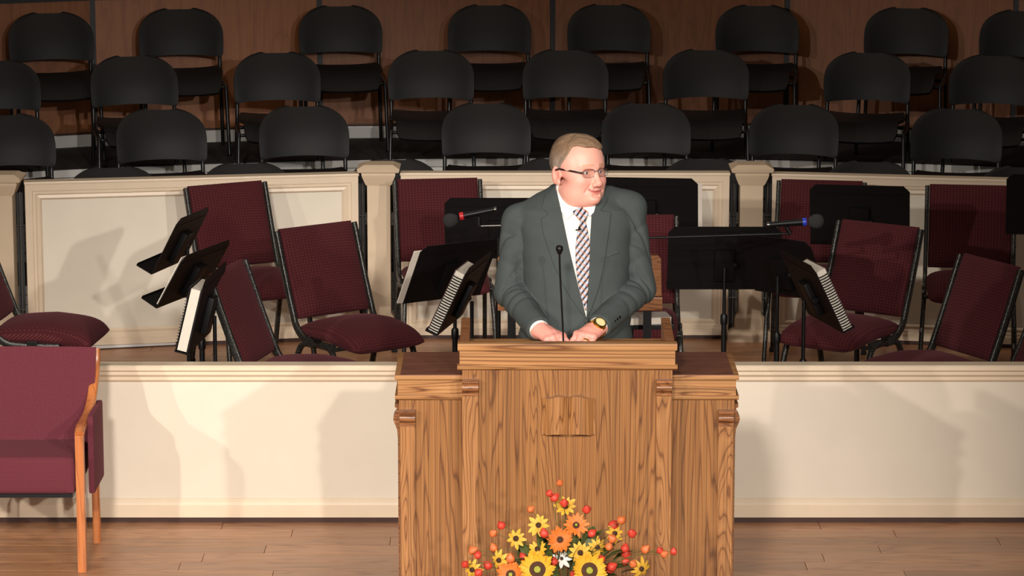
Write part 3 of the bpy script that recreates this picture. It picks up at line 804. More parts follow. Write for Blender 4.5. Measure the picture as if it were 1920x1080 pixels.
sk = empty('book_stack', (0, 0, 0)); bpy.data.objects.remove(sk)
hb = empty('hymnal', (bp_.x-.05, y+.16, at(1236, 602, y=y+.16).z), .15, 'pale closed booklet lying behind the right corner of the oak stand', 'book')
obj('page_block', box((-.09, -.06, 0), (.09, .06, .022)), paper, hb); obj('cover', box((-.092, -.062, .022), (.092, .062, .025)), plain('pale_cover', (190, 180, 172), .6), hb); obj('cover', box((-.092, -.062, -.003), (.092, .062, 0)), plain('pale_cover', (190, 180, 172), .6), hb)
sb = empty('small_table', (bp_.x-.08, y+.20, 0), 0, 'small black shelf table holding the booklet behind the oak stand', 'table')
zt_ = hb.location.z-.003
obj('tabletop', box((-.14, -.10, zt_-.02), (.14, .10, zt_), bev=.003), stand_black, sb)
for sx_ in (-1, 1):
    for sy_ in (-1, 1): obj('leg', box((sx_*.125-.01, sy_*.085-.01, 0), (sx_*.125+.01, sy_*.085+.01, zt_-.02)), stand_black, sb)

# ================================================================= FLOWERS
yF = 10.50-12.75
fo = at(1062, 1075, y=yF); FO = Vector((fo.x, yF, 0))
fa = empty('flower_arrangement', FO, 0, 'autumn arrangement of sunflowers, yellow daisies and orange lantern pods before the pulpit', 'flowers')
yel = plain('sunflower_yellow', (214, 158, 34), .6, var=.12, scale=60)
yel2 = plain('daisy_yellow', (206, 160, 48), .6, var=.12, scale=60)
orr = plain('orange_petal', (212, 108, 34), .6, var=.15, scale=60)
redp = plain('lantern_red', (200, 62, 44), .5, var=.15, scale=60); orp = plain('lantern_orange', (208, 108, 56), .5, var=.15, scale=60)
whp = plain('white_petal', (220, 214, 206), .6)
brn = plain('seed_brown', (70, 42, 22), .9, var=.4, scale=300, bump=.8, bscale=400); grn = plain('seed_green', (150, 150, 50), .8, var=.2, scale=200)
leafm = plain('leaf_green', (74, 84, 38), .6, var=.2, scale=30); stemm = plain('stem_green', (96, 90, 46), .6)
pot = plain('urn_bronze', (84, 62, 44), .4, var=.1)
ped = obj('urn', lathe([(.09, 0), (.10, .02), (.06, .05), (.045, .12), (.06, .16), (.12, .22), (.14, .29), (.15, .31), (.13, .315)], 24), pot, fa, 40)
core = Vector((0, .03, .34))
def petal_mesh(L, w, curl, m, name='petal'):
    bm = bmesh.new(); n = 5; rows_ = []
    for i in range(n+1):
        t_ = i/n; ww = w*math.sin(PI*(.12+.86*t_))**.8*(1 if t_ < .98 else .1)
        z = curl*t_*t_*L
        rows_.append([bm.verts.new((L*t_, s*ww, z+(.25*ww if s else 0))) for s in (-1, 0, 1)])
    for i in range(n):
        for k in range(2): bm.faces.new((rows_[i][k], rows_[i+1][k], rows_[i+1][k+1], rows_[i][k+1]))
    me = bpy.data.meshes.new(name); bm.to_mesh(me); bm.free(); me.materials.append(m)
    for p in me.polygons: p.use_smooth = True
    return me
def flower(px, py, dy, r, rc, pm, n, tilt=(0, 0), curl=.15, layers=1, eye=False):
    p = at(px, py, y=yF+dy)-FO
    face = Vector((tilt[0], -1, tilt[1]+.25)).normalized()
    M = Tm(*p) @ face.to_track_quat('Z', 'Y').to_matrix().to_4x4()
    f = obj('flower', lathe([(rc*.9, -.008), (rc, .0), (rc*.9, .007), (rc*.45, .010), (rc*.4, .006), (.001, .007)], 18), brn, fa, 50, matrix=M)
    if eye: obj('flower_eye', lathe([(rc*.42, .006), (rc*.36, .011), (.001, .013)], 14), grn, f, 50)
    for L_ in range(layers):
        me = petal_mesh(r-rc*.6, r*(.15 if n > 12 else .19), curl+.25*L_, pm)
        for k in range(n):
            a = 2*PI*(k+.5*L_)/n+random.uniform(-.1, .1); o = bpy.data.objects.new('petal', me); C.objects.link(o); o.parent = f
            o.matrix_local = Rm(a, 'Z') @ Tm(rc*.6, 0, .0015*L_) @ Rm(random.uniform(-.2, .12), 'Y') @ Matrix.Scale(random.uniform(.86, 1.1), 4)
    obj('stem', tube(curve([core+Vector((p.x*.1, 0, -.03)), core.lerp(p, .6)+Vector((0, .02, .02)), p+Vector((0, .012, 0))], 5), .0022, 6), stemm, fa, 60)
for a in ((1008, 1068, -.03, .062, .030, yel, 20, (-.15, .1), .15, 2, True), (1105, 1070, -.04, .062, .030, yel, 20, (.1, .1), .15, 2, True),
          (958, 1078, -.02, .050, .018, orr, 16, (-.2, .2), .2, 2, True), (936, 1050, 0, .040, .009, yel2, 9, (-.5, -.3), -.4, 1, False),
          (886, 1068, 0, .038, .009, yel2, 9, (-.6, -.2), -.4, 1, False), (1088, 1036, 0, .042, .010, yel2, 11, (0, -.2), -.2, 1, False),
          (1120, 1026, .02, .036, .009, yel2, 9, (.3, -.3), -.4, 1, False), (1202, 1066, 0, .040, .009, yel2, 9, (.6, -.4), -.5, 1, False),
          (1050, 1012, .02, .046, .012, orr, 14, (0, .1), .2, 2, False), (1008, 1030, .02, .034, .010, yel, 12, (-.2, .4), .3, 1, False),
          (1053, 1048, .03, .040, .006, whp, 7, (.1, .6), .1, 1, False), (1080, 985, .03, .045, .012, orr, 14, (.1, .3), .2, 1, True),
          (1010, 985, .03, .042, .010, yel2, 10, (-.3, .3), .0, 1, False), (1060, 950, .03, .04, .010, yel2, 10, (.0, .5), .1, 1, False),
          (1152, 1000, .02, .036, .009, yel2, 9, (.5, 0), -.2, 1, False), (968, 1010, .02, .038, .01, yel2, 9, (-.5, .2), -.2, 1, False)):
    flower(*a)
def pod_mesh(m):
    bm = bmesh.new(); n = 12; rings = []
    for i in range(7):
        t_ = i/6; r = .0142*math.sin(PI*(.06+.90*t_**.8))**.9
        if t_ > .7: r *= .86
        rings.append([bm.verts.new((r*(1+.16*(k % 3 == 0))*math.cos(2*PI*k/n), r*(1+.16*(k % 3 == 0))*math.sin(2*PI*k/n), -.016+.036*t_)) for k in range(n)])
    for i in range(6):
        for k in range(n): bm.faces.new((rings[i][k], rings[i][(k+1) % n], rings[i+1][(k+1) % n], rings[i+1][k]))
    bm.faces.new(rings[0][::-1]); bm.faces.new(rings[-1])
    me = bpy.data.meshes.new('lantern_pod'); bm.to_mesh(me); bm.free(); me.materials.append(m)
    for p in me.polygons: p.use_smooth = True
    return me
pr_, po_ = pod_mesh(redp), pod_mesh(orp)
pods = [(896, 1041, 0), (915, 1060, 0), (872, 1058, 0), (897, 1074, 0), (957, 1047, 1), (981, 1044, 0), (1039, 1053, 0), (1075, 1077, 0), (1147, 1063, 0), (1144, 1066, 0), (1172, 1053, 0), (1187, 1057, 1), (1174, 1037, 0), (1172, 1028, 0),
        (1210, 1030, 1), (1245, 1039, 1), (1237, 1032, 0), (1263, 1034, 0), (1142, 1025, 1), (926, 1027, 1), (887, 1032, 1), (985, 1076, 0), (1030, 925, 0), (1040, 933, 0), (1058, 943, 0), (1150, 985, 0), (1165, 975, 1), (1148, 1010, 1), (940, 985, 0), (925, 1000, 1), (1185, 1000, 0), (995, 955, 1), (1100, 955, 0), (1020, 1000, 0), (1110, 1000, 0), (1128, 1048, 0), (1050, 905, 1)]
for i, (px, py, k) in enumerate(pods):
    p = at(px, py, y=yF+random.uniform(-.03, .04))-FO
    o = bpy.data.objects.new('lantern_pod', (pr_, po_)[k]); C.objects.link(o); o.parent = fa
    o.matrix_local = Tm(*p) @ Euler((random.uniform(-1, 1), random.uniform(-1, 1), random.uniform(0, 6))).to_matrix().to_4x4() @ Matrix.Scale(random.uniform(.8, 1.15), 4)
    obj('stem', tube(curve([core+Vector((p.x*.15, 0, -.03)), core.lerp(p, .55)+Vector((0, .02, .03)), p], 4), .0013, 5), stemm, fa, 60)
lm = petal_mesh(.075, .018, -.3, leafm, 'leaf')
for k in range(90):
    a = random.uniform(0, PI); rr = random.uniform(.05, .20)
    p = Vector((rr*1.0*math.cos(a), random.uniform(.01, .09), .33+rr*.9*math.sin(a)))
    o = bpy.data.objects.new('leaf', lm); C.objects.link(o); o.parent = fa
    o.matrix_local = Tm(*p) @ Euler((random.uniform(-1.2, 1.2), -a if math.cos(a) > 0 else -a, random.uniform(-.6, .6))).to_matrix().to_4x4()

# ================================================================= THE MAN (distance-field modelling, one continuous body)
YM = 11.50-12.75
MO = Vector((at(1080, 500, y=YM).x, YM, 0))
def L(px, py, dy): return at(px, py, y=YM+dy)-MO
man = empty('person', MO, 0, 'man in grey suit and checked tie smiling aside, hands resting on the pulpit', 'person')
def smin(a, b, k):
    if k <= 0: return np.minimum(a, b)
    h = np.clip(.5+.5*(b-a)/k, 0, 1); return b*(1-h)+a*h-k*h*(1-h)
def smax(a, b, k): return -smin(-a, -b, k)
class Field:
    def __init__(s, xs, ys, zs, fill=.06):
        s.x, s.y, s.z = [np.asarray(a, np.float32) for a in (xs, ys, zs)]
        s.V = np.full((len(s.x), len(s.y), len(s.z)), fill, np.float32); s.fill = fill
    def op(s, fn, lo, hi, k=0., kind='u', m=.07):
        sl = []
        for a, l, h in ((s.x, lo[0], hi[0]), (s.y, lo[1], hi[1]), (s.z, lo[2], hi[2])):
            i0 = int(np.searchsorted(a, l-m)); i1 = int(np.searchsorted(a, h+m)); sl.append(slice(i0, i1))
            if i1 <= i0: return
        sl = tuple(sl)
        d = fn(s.x[sl[0]][:, None, None], s.y[sl[1]][None, :, None], s.z[sl[2]][None, None, :]).astype(np.float32)
        v = s.V[sl]
        s.V[sl] = smin(v, np.minimum(d, s.fill), k) if kind == 'u' else smax(v, -d, k) if kind == 's' else smax(v, d, k)
    def mesh(s):
        V = s.V; ins = V < 0
        c = [ins[i:i+ins.shape[0]-1, j:j+ins.shape[1]-1, k:k+ins.shape[2]-1] for i in (0, 1) for j in (0, 1) for k in (0, 1)]
        a = c[0].copy(); o = c[0].copy()
        for q in c[1:]: a &= q; o |= q
        mix = o & ~a; I, J, K = np.nonzero(mix); n = len(I)
        idx = np.full(mix.shape, -1, np.int32); idx[I, J, K] = np.arange(n)
        P = np.zeros((n, 3)); Cn = np.zeros(n); ax = (s.x, s.y, s.z)
        E = []
        for d in range(3):
            o1, o2 = [q for q in range(3) if q != d]
            for u in (0, 1):
                for v in (0, 1):
                    A = [0, 0, 0]; A[o1] = u; A[o2] = v; B = list(A); B[d] = 1; E.append((d, A, B))
        for d, A, B in E:
            ia = (I+A[0], J+A[1], K+A[2]); ib = (I+B[0], J+B[1], K+B[2]); va = V[ia]; vb = V[ib]
            m = (va < 0) != (vb < 0); den = np.where(m, va-vb, 1.); t = np.where(m, va/den, 0)
            for q in range(3):
                pa = ax[q][ia[q]]; pb = ax[q][ib[q]]; P[:, q] += np.where(m, pa+(pb-pa)*t, 0)
            Cn += m
        P /= Cn[:, None]
        Fs = []
        for d in range(3):
            o1, o2 = [(1, 2), (2, 0), (0, 1)][d]
            sa = [slice(None)]*3; sb = [slice(None)]*3; sa[d] = slice(0, -1); sb[d] = slice(1, None)
            x = ins[tuple(sa)] != ins[tuple(sb)]
            G = list(np.nonzero(x)); ok = (G[o1] > 0) & (G[o2] > 0) & (G[o1] < mix.shape[o1]) & (G[o2] < mix.shape[o2])
            G = [g[ok] for g in G]; inside_a = ins[tuple(G)]
            def cell(a_, b_):
                H = [g.copy() for g in G]; H[o1] -= a_; H[o2] -= b_; return idx[tuple(H)]
            q = np.stack([cell(1, 1), cell(0, 1), cell(0, 0), cell(1, 0)], 1)
            q[~inside_a] = q[~inside_a][:, ::-1]; Fs.append(q)
        return P, np.concatenate(Fs)
def fobj(name, f, m, parent, color=None):
    P, Q = f.mesh(); me = bpy.data.meshes.new(name)
    me.vertices.add(len(P)); me.vertices.foreach_set('co', P.astype(np.float32).ravel())
    me.loops.add(len(Q)*4); me.loops.foreach_set('vertex_index', Q.astype(np.int32).ravel())
    me.polygons.add(len(Q)); me.polygons.foreach_set('loop_start', np.arange(0, len(Q)*4, 4, dtype=np.int32)); me.polygons.foreach_set('loop_total', np.full(len(Q), 4, np.int32))
    me.update(calc_edges=True); me.validate(); me.polygons.foreach_set('use_smooth', np.ones(len(me.polygons), bool)); me.materials.append(m)
    if color is not None:
        at_ = me.color_attributes.new('Col', 'FLOAT_COLOR', 'POINT'); c = np.ones((len(P), 4), np.float32); c[:, :3] = color(P); at_.data.foreach_set('color', c.ravel())
    o = bpy.data.objects.new(name, me); C.objects.link(o); o.parent = parent; return o
def ell(c, r, M=None):
    c = np.array(c); r = np.array(r)
    def fn(x, y, z):
        if M is not None: x, y, z = xf(M, x, y, z)
        a, b, d = (x-c[0]), (y-c[1]), (z-c[2])
        k0 = np.sqrt((a/r[0])**2+(b/r[1])**2+(d/r[2])**2); k1 = np.sqrt((a/r[0]**2)**2+(b/r[1]**2)**2+(d/r[2]**2)**2)+1e-9
        return k0*(k0-1)/k1
    return fn
def cone(a, b, ra, rb, M=None):
    a = np.array(a, float); b = np.array(b, float); ab = b-a; l2 = float(ab@ab)
    def fn(x, y, z):
        if M is not None: x, y, z = xf(M, x, y, z)
        px, py, pz = x-a[0], y-a[1], z-a[2]
        t = np.clip((px*ab[0]+py*ab[1]+pz*ab[2])/l2, 0, 1)
        return np.sqrt((px-t*ab[0])**2+(py-t*ab[1])**2+(pz-t*ab[2])**2)-(ra+(rb-ra)*t)
    return fn
def xf(M, x, y, z):
    return (M[0][0]*x+M[0][1]*y+M[0][2]*z+M[0][3], M[1][0]*x+M[1][1]*y+M[1][2]*z+M[1][3], M[2][0]*x+M[2][1]*y+M[2][2]*z+M[2][3])
def bounds(pts, r):
    p = np.array(pts); r = np.array(r).reshape(-1, 1) if np.ndim(r) else r
    return (p-r).min(0), (p+r).max(0)
def C2(f, a, b, ra, rb, k=.01, kind='u'):
    lo, hi = bounds([a, b], max(ra, rb)); f.op(cone(a, b, ra, rb), lo, hi, k, kind, m=max(.07, k))
def E2(f, c, r, k=.01, kind='u'):
    lo, hi = bounds([c], max(r)); f.op(ell(c, r), lo, hi, k, kind)
# head frame: X lateral, -Y face, Z up ; origin at eye level in mid head
HC = L(1081.5, 320, -.02)
YAW = math.radians(39); PIT = math.radians(-3); ROL = math.radians(1.5)
HM = Tm(*HC) @ Rm(YAW, 'Z') @ Rm(PIT, 'X') @ Rm(ROL, 'Y')
HI = np.array(HM.inverted())
def hp_(p): return np.array(HM @ Vector((p[0], p[1], p[2])))
def HE(f, c, r, k=.01, kind='u', rot=None):
    w = hp_(c)
    if rot is None: fn = ell(c, r, HI)
    else:
        R = np.array((Rm(rot[0], rot[1])).inverted()) ; Tc = np.array(Tm(*[-q for q in c])); MM = R @ Tc @ HI; fn = ell((0, 0, 0), r, MM)
    f.op(fn, w-max(r), w+max(r), k, kind)
def HCn(f, a, b, ra, rb, k=.01, kind='u'):
    wa, wb = hp_(a), hp_(b); lo, hi = bounds([wa, wb], max(ra, rb)); f.op(cone(a, b, ra, rb, HI), lo, hi, k, kind)
def head(f):
    HE(f, (0, .010, .040), (.079, .097, .082), 0)
    HE(f, (0, -.045, .040), (.072, .060, .072), .03)
    HE(f, (0, -.050, -.025), (.066, .056, .075), .03)
    for s in (-1, 1):
        HE(f, (s*.042, -.064, -.034), (.030, .033, .030), .022)
        HE(f, (s*.050, -.030, -.075), (.026, .045, .034), .03)       # jowls
        HE(f, (s*.066, -.02, .02), (.016, .04, .04), .02)
    HE(f, (0, -.030, -.078), (.062, .064, .040), .03)
    HE(f, (0, -.093, -.096), (.026, .023, .021), .016)               # chin
    HE(f, (0, -.026, -.104), (.056, .058, .030), .03)               # full throat
    HE(f, (0, -.090, -.066), (.030, .018, .024), .018)              # mouth mound
    for s in (-1, 1):
        HCn(f, (s*.010, -.098, .020), (s*.048, -.080, .024), .008, .008, .014)
        HE(f, (s*.033, -.106, .000), (.021, .016, .013), .013, 's')
        HE(f, (s*.033, -.079, .000), (.0185, .0150, .0145), .004)     # lids over the eyeball
        HE(f, (s*.033, -.098, -.0010), (.0145, .012, .0052), .003, 's')  # lid opening
        HCn(f, (s*.020, -.091, -.019), (s*.046, -.082, -.014), .004, .004, .010)   # lower bag
    HCn(f, (0, -.098, .006), (0, -.121, -.036), .0085, .0115, .012)
    HE(f, (0, -.122, -.040), (.0125, .0115, .0110), .008)
    for s in (-1, 1):
        HE(f, (s*.0145, -.110, -.045), (.0085, .012, .0085), .007)
        HE(f, (s*.0075, -.116, -.0545), (.0040, .006, .0035), .003, 's')
        HCn(f, (s*.021, -.107, -.044), (s*.038, -.094, -.070), .0045, .0040, .008, 's')   # smile folds
    for s in (-1, 1):
        HCn(f, (s*.029, -.0925, -.0595), (0, -.1050, -.0655), .0030, .0048, .005)
        HCn(f, (s*.022, -.093, -.0690), (0, -.1035, -.0755), .0034, .0052, .006)
        HCn(f, (s*.033, -.0935, -.0590), (0, -.1105, -.0700), .0017, .0022, .0025, 's')
    HCn(f, (-.012, -.109, -.0845), (.012, -.109, -.0845), .0030, .0030, .012, 's')
    for s in (-1, 1):   # ears
        HE(f, (s*.0865, .013, -.011), (.0075, .0200, .0345), .006, rot=(-s*.20, 'Z'))
        HE(f, (s*.0930, .006, -.006), (.0070, .0125, .022), .003, 's', rot=(-s*.20, 'Z'))
        HE(f, (s*.083, -.006, -.014), (.006, .004, .007), .004)
        HE(f, (s*.084, .004, -.038), (.006, .010, .009), .005)
# ---- arms, hands joints (man's local metres)
shL = (-.205, .02, 1.445); elL = (-.238, -.015, 1.195); wrL = (-.135, -.262, 1.100)
shR = (.185, .02, 1.490); elR = (.230, -.015, 1.205); wrR = (.075, -.262, 1.110)
def hand(f, w, a, thumb, reach=1.):
    """w wrist, a direction of the knuckles, thumb lateral unit; fingers curl down on to the desk"""
    w = np.array(w); a = np.array(a, float); a /= np.linalg.norm(a); b = np.array(thumb, float); b -= a*(a@b); b /= np.linalg.norm(b)
    n = np.cross(a, b); n = n if n[2] > 0 else -n
    out = []
    for i, (lat, ln, r, fl) in enumerate(((.033, .090, .0105, .078), (.011, .094, .0108, .086), (-.011, .089, .0102, .080), (-.031, .080, .0092, .064))):
        m = w+a*ln+b*lat+n*(.004 if i in (1, 2) else 0)
        C2(f, w+b*lat*.55, m, .0165, .0125, .016)
        bend = [.62+.06*i, 1.30+.05*i, 1.75]
        p = m; rr = r*1.06
        for j, fr in enumerate((.48, .30, .22)):
            d = a*math.cos(bend[j])-n*math.sin(bend[j])+b*(-.06*(i-1.5)*(1 if j == 0 else 0)); d /= np.linalg.norm(d); q = p+d*fl*fr
            C2(f, p, q, rr, rr*.92, .0035); p = q; rr *= .92
        E2(f, m+n*.003, (.0125, .0125, .0110), .006)      # knuckle
        out.append((m, p))
    C2(f, w, w+a*.055, .026, .022, .02)
    t0 = w+a*.022+b*.026-n*.006; t1 = w+a*.058+b*.046-n*.018; t2 = t1+a*.032+b*.004-n*.010; t3 = t2+a*.024-b*.006-n*.008
    C2(f, t0, t1, .0165, .0125, .014); C2(f, t1, t2, .0120, .0110, .004); C2(f, t2, t3, .0110, .0092, .003)
    return out
aL = (.62, -.74, -.20); aR = (-.55, -.80, -.22)
def dual(a, b, c, d, fine, coarse):
    return np.concatenate([np.arange(a, b, coarse), np.arange(b, c, fine), np.arange(c, d+coarse, coarse)])
bx = dual(-.36, -.155, .155, .36, .0025, .010)
by = np.concatenate([np.arange(-.42, .145, .0025), np.arange(.145, .22, .01)])
bz = np.concatenate([np.arange(-.01, 1.01, .012), np.arange(1.01, 1.15, .0023), np.arange(1.15, 1.44, .010), np.arange(1.44, 1.80, .0023)])
B = Field(bx, by, bz)
E2(B, (0, .02, 1.36), (.17, .105, .17), .05); E2(B, (0, .0, 1.13), (.165, .12, .17), .06); E2(B, (0, .02, .95), (.165, .11, .12), .05)
C2(B, (-.15, .03, 1.46), (.15, .03, 1.48), .05, .05, .05)
for s, sh, el, wr in ((-1, shL, elL, wrL), (1, shR, elR, wrR)):
    C2(B, sh, el, .048, .040, .03); C2(B, el, wr, .040, .0265, .01)
    C2(B, (s*.09, .03, .93), (s*.10, .02, .50), .078, .055, .03); C2(B, (s*.10, .02, .50), (s*.11, .05, .10), .052, .038, .01)
    C2(B, (s*.11, .05, .06), (s*.13, -.12, .035), .040, .030, .02)
nb = np.array((.003, .045, 1.47)); nt = hp_((0, .03, -.07))
C2(B, nb, nt, .068, .064, .03)
head(B)
hL = hand(B, wrL, aL, (.75, .6, .15)); hR = hand(B, wrR, aR, (-.75, .6, .15))
def skin_color(P):
    q = P @ HI[:3, :3].T + HI[:3, 3]
    base = np.array(lin((236, 172, 154))); c = np.tile(base, (len(P), 1))
    def mixin(w, col):
        nonlocal c
        w = np.clip(w, 0, 1)[:, None]; c = c*(1-w)+np.array(lin(col))*w
    def g(cx, cy, cz, r): return np.exp(-(((q[:, 0]-cx)/r[0])**2+((q[:, 1]-cy)/r[1])**2+((q[:, 2]-cz)/r[2])**2))
    onhead = q[:, 2] > -.16
    for s in (-1, 1):
        mixin(.35*g(s*.045, -.085, -.036, (.026, .05, .024))*onhead, (232, 128, 116))
        mixin(.6*g(s*.087, .008, -.012, (.012, .03, .036))*onhead, (228, 120, 106))
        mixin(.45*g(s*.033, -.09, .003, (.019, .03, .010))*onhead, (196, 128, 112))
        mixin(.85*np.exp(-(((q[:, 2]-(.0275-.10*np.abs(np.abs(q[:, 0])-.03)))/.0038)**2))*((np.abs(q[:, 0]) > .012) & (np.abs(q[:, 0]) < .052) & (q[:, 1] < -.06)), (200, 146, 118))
    mixin(.5*g(0, -.12, -.042, (.016, .02, .014))*onhead, (236, 130, 116))
    mixin(.5*g(0, -.09, -.112, (.026, .04, .016))*onhead, (234, 134, 118))
    lipz = -.0705+.007*(q[:, 0]/.025)**2
    mixin(.85*np.exp(-(((q[:, 2]-lipz)/.0070)**2)**1.5)*((np.abs(q[:, 0]) < .027) & (q[:, 1] < -.085)), (206, 104, 100))
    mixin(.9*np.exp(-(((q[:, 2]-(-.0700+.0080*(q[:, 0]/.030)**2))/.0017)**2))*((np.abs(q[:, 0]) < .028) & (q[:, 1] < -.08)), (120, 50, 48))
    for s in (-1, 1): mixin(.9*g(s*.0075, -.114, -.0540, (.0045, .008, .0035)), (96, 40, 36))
    mixin(.55*((P[:, 2] < 1.2) & (P[:, 1] < -.2)), (236, 150, 136))
    for hh_ in (hL, hR):
        for m_, _ in hh_:
            d = np.linalg.norm(P-m_, axis=1); mixin(.4*np.exp(-(d/.012)**2), (224, 112, 104))
    return c
skin = attr_mat('skin', .46, .42, sss=.12)
body = fobj('body', B, skin, man, skin_color)
del B
# fingernails
nailm = plain('nail', (240, 190, 176), .3)
# eyes
for s in (-1, 1):
    o = obj('eyeball', lathe([(.0003, -.0122)]+[(.0124*math.sin(PI*k/12), -.0124*math.cos(PI*k/12)) for k in range(1, 12)]+[(.0003, .0122)], 16), plain('eye_white', (222, 214, 208), .2), body, 180, matrix=HM @ Tm(s*.033, -.0805, -.001))
    g_ = Rm(.30, 'Z')      # glance a little further to the side
    obj('iris', lathe([(.0001, .0119), (.0022, .0123), (.0024, .0122), (.0054, .0115), (.0056, .0108), (.0056, .0100)], 16, M=g_ @ Rm(PI/2, 'X')), plain('iris_blue', (96, 116, 130), .15), o, 180)
    obj('pupil', lathe([(.0001, .0124), (.0023, .0128), (.0024, .0118)], 12, M=g_ @ Rm(PI/2, 'X')), plain('pupil', (10, 10, 12), .1), o, 180)
# ---- hair
hx = np.arange(HC.x-.14, HC.x+.14, .002); hy = np.arange(HC.y-.14, HC.y+.15, .002); hz_ = np.arange(HC.z-.13, HC.z+.16, .002)
Hf = Field(hx, hy, hz_)
def hair_fn(x, y, z):
    x, y, z = xf(HI, x, y, z)
    d1 = ell((0, .010, .040), (.079, .097, .082))(x, y, z)
    d2 = ell((0, -.045, .040), (.072, .060, .072))(x, y, z)
    d3 = ell((.066, -.02, .02), (.016, .04, .04))(np.abs(x), y, z)
    d = smin(smin(d1, d2, .03), d3, .02)
    ang = np.degrees(np.arctan2(np.abs(x), -(y+.0)))    # 0 face .. 180 back
    th = np.interp(ang, [0, 25, 45, 70, 105, 180], [.0075, .0080, .0060, .0035, .0070, .0075])
    th = th+.006*np.clip((z-.07)/.05, 0, 1)
    st = .0007*np.sin(150*(x*.9+.5*y)+3*np.sin(30*y+20*z))
    st += .0008*np.sin(60*x+40*y+2*np.sin(40*z))
    hl = np.interp(ang, [0, 20, 38, 52, 66, 80, 88, 96, 104, 120, 150, 180], [.092, .094, .098, .094, .052, .028, .004, -.006, .028, -.030, -.070, -.080])
    hl = hl-.004-.012*np.clip(x/.03, 0, 1)*(ang < 75)+.0012*np.sin(90*x)*(ang < 60)
    edge = (hl-z)*.75
    return smax(d-th+st, edge, .012)
lo, hi = np.array(HC)-.16, np.array(HC)+.17
Hf.op(hair_fn, lo, hi, 0)
def hair_color(P):
    q = P @ HI[:3, :3].T + HI[:3, 3]
    ang = np.degrees(np.arctan2(np.abs(q[:, 0]), -q[:, 1]))
    top_ = np.clip((q[:, 2]-.035)/.05, 0, 1)[:, None]
    side = np.array(lin((150, 132, 118))); tp = np.array(lin((138, 110, 86))); bk = np.array(lin((104, 84, 68)))
    c = side*(1-top_)+tp*top_
    w = np.clip((ang-105)/30, 0, 1)[:, None]*.7; c = c*(1-w)+bk*w
    n = .5+.5*np.sin(420*(q[:, 0]*.9+.35*q[:, 1])+4*np.sin(40*q[:, 1]+30*q[:, 2])); n2 = .5+.5*np.sin(170*(q[:, 0]+.4*q[:, 1])+3*np.sin(50*q[:, 2]))
    return c*(.80+.16*n[:, None]+.16*n2[:, None])
hmat = attr_mat('hair', .5, .35); hn, hl_ = hmat.node_tree.nodes, hmat.node_tree.links
htc = hn.new('ShaderNodeTexCoord'); hmp = hn.new('ShaderNodeMapping'); hmp.vector_type = 'POINT'; hmp.inputs['Rotation'].default_value = (0, 0, -YAW); hmp.inputs['Scale'].default_value = (300, 26, 90)
hno = hn.new('ShaderNodeTexNoise'); hno.inputs['Scale'].default_value = 1; hno.inputs['Detail'].default_value = 4; hl_.new(htc.outputs['Object'], hmp.inputs[0]); hl_.new(hmp.outputs[0], hno.inputs['Vector'])
hra = hn.new('ShaderNodeValToRGB'); hra.color_ramp.elements[0].position = .3; hra.color_ramp.elements[0].color = (.78, .78, .78, 1); hra.color_ramp.elements[1].position = .7; hra.color_ramp.elements[1].color = (1.12, 1.12, 1.12, 1)
hmx = hn.new('ShaderNodeMixRGB'); hmx.blend_type = 'MULTIPLY'; hmx.inputs[0].default_value = 1; hl_.new(hno.outputs['Fac'], hra.inputs[0])
hl_.new(hn['Color Attribute'].outputs['Color'], hmx.inputs[1]); hl_.new(hra.outputs[0], hmx.inputs[2]); hl_.new(hmx.outputs[0], hn['Principled BSDF'].inputs['Base Color'])
hbp = hn.new('ShaderNodeBump'); hbp.inputs['Strength'].default_value = .5; hbp.inputs['Distance'].default_value = .001; hl_.new(hno.outputs['Fac'], hbp.inputs['Height']); hl_.new(hbp.outputs[0], hn['Principled BSDF'].inputs['Normal'])
fobj('hair', Hf, hmat, man, hair_color); del Hf
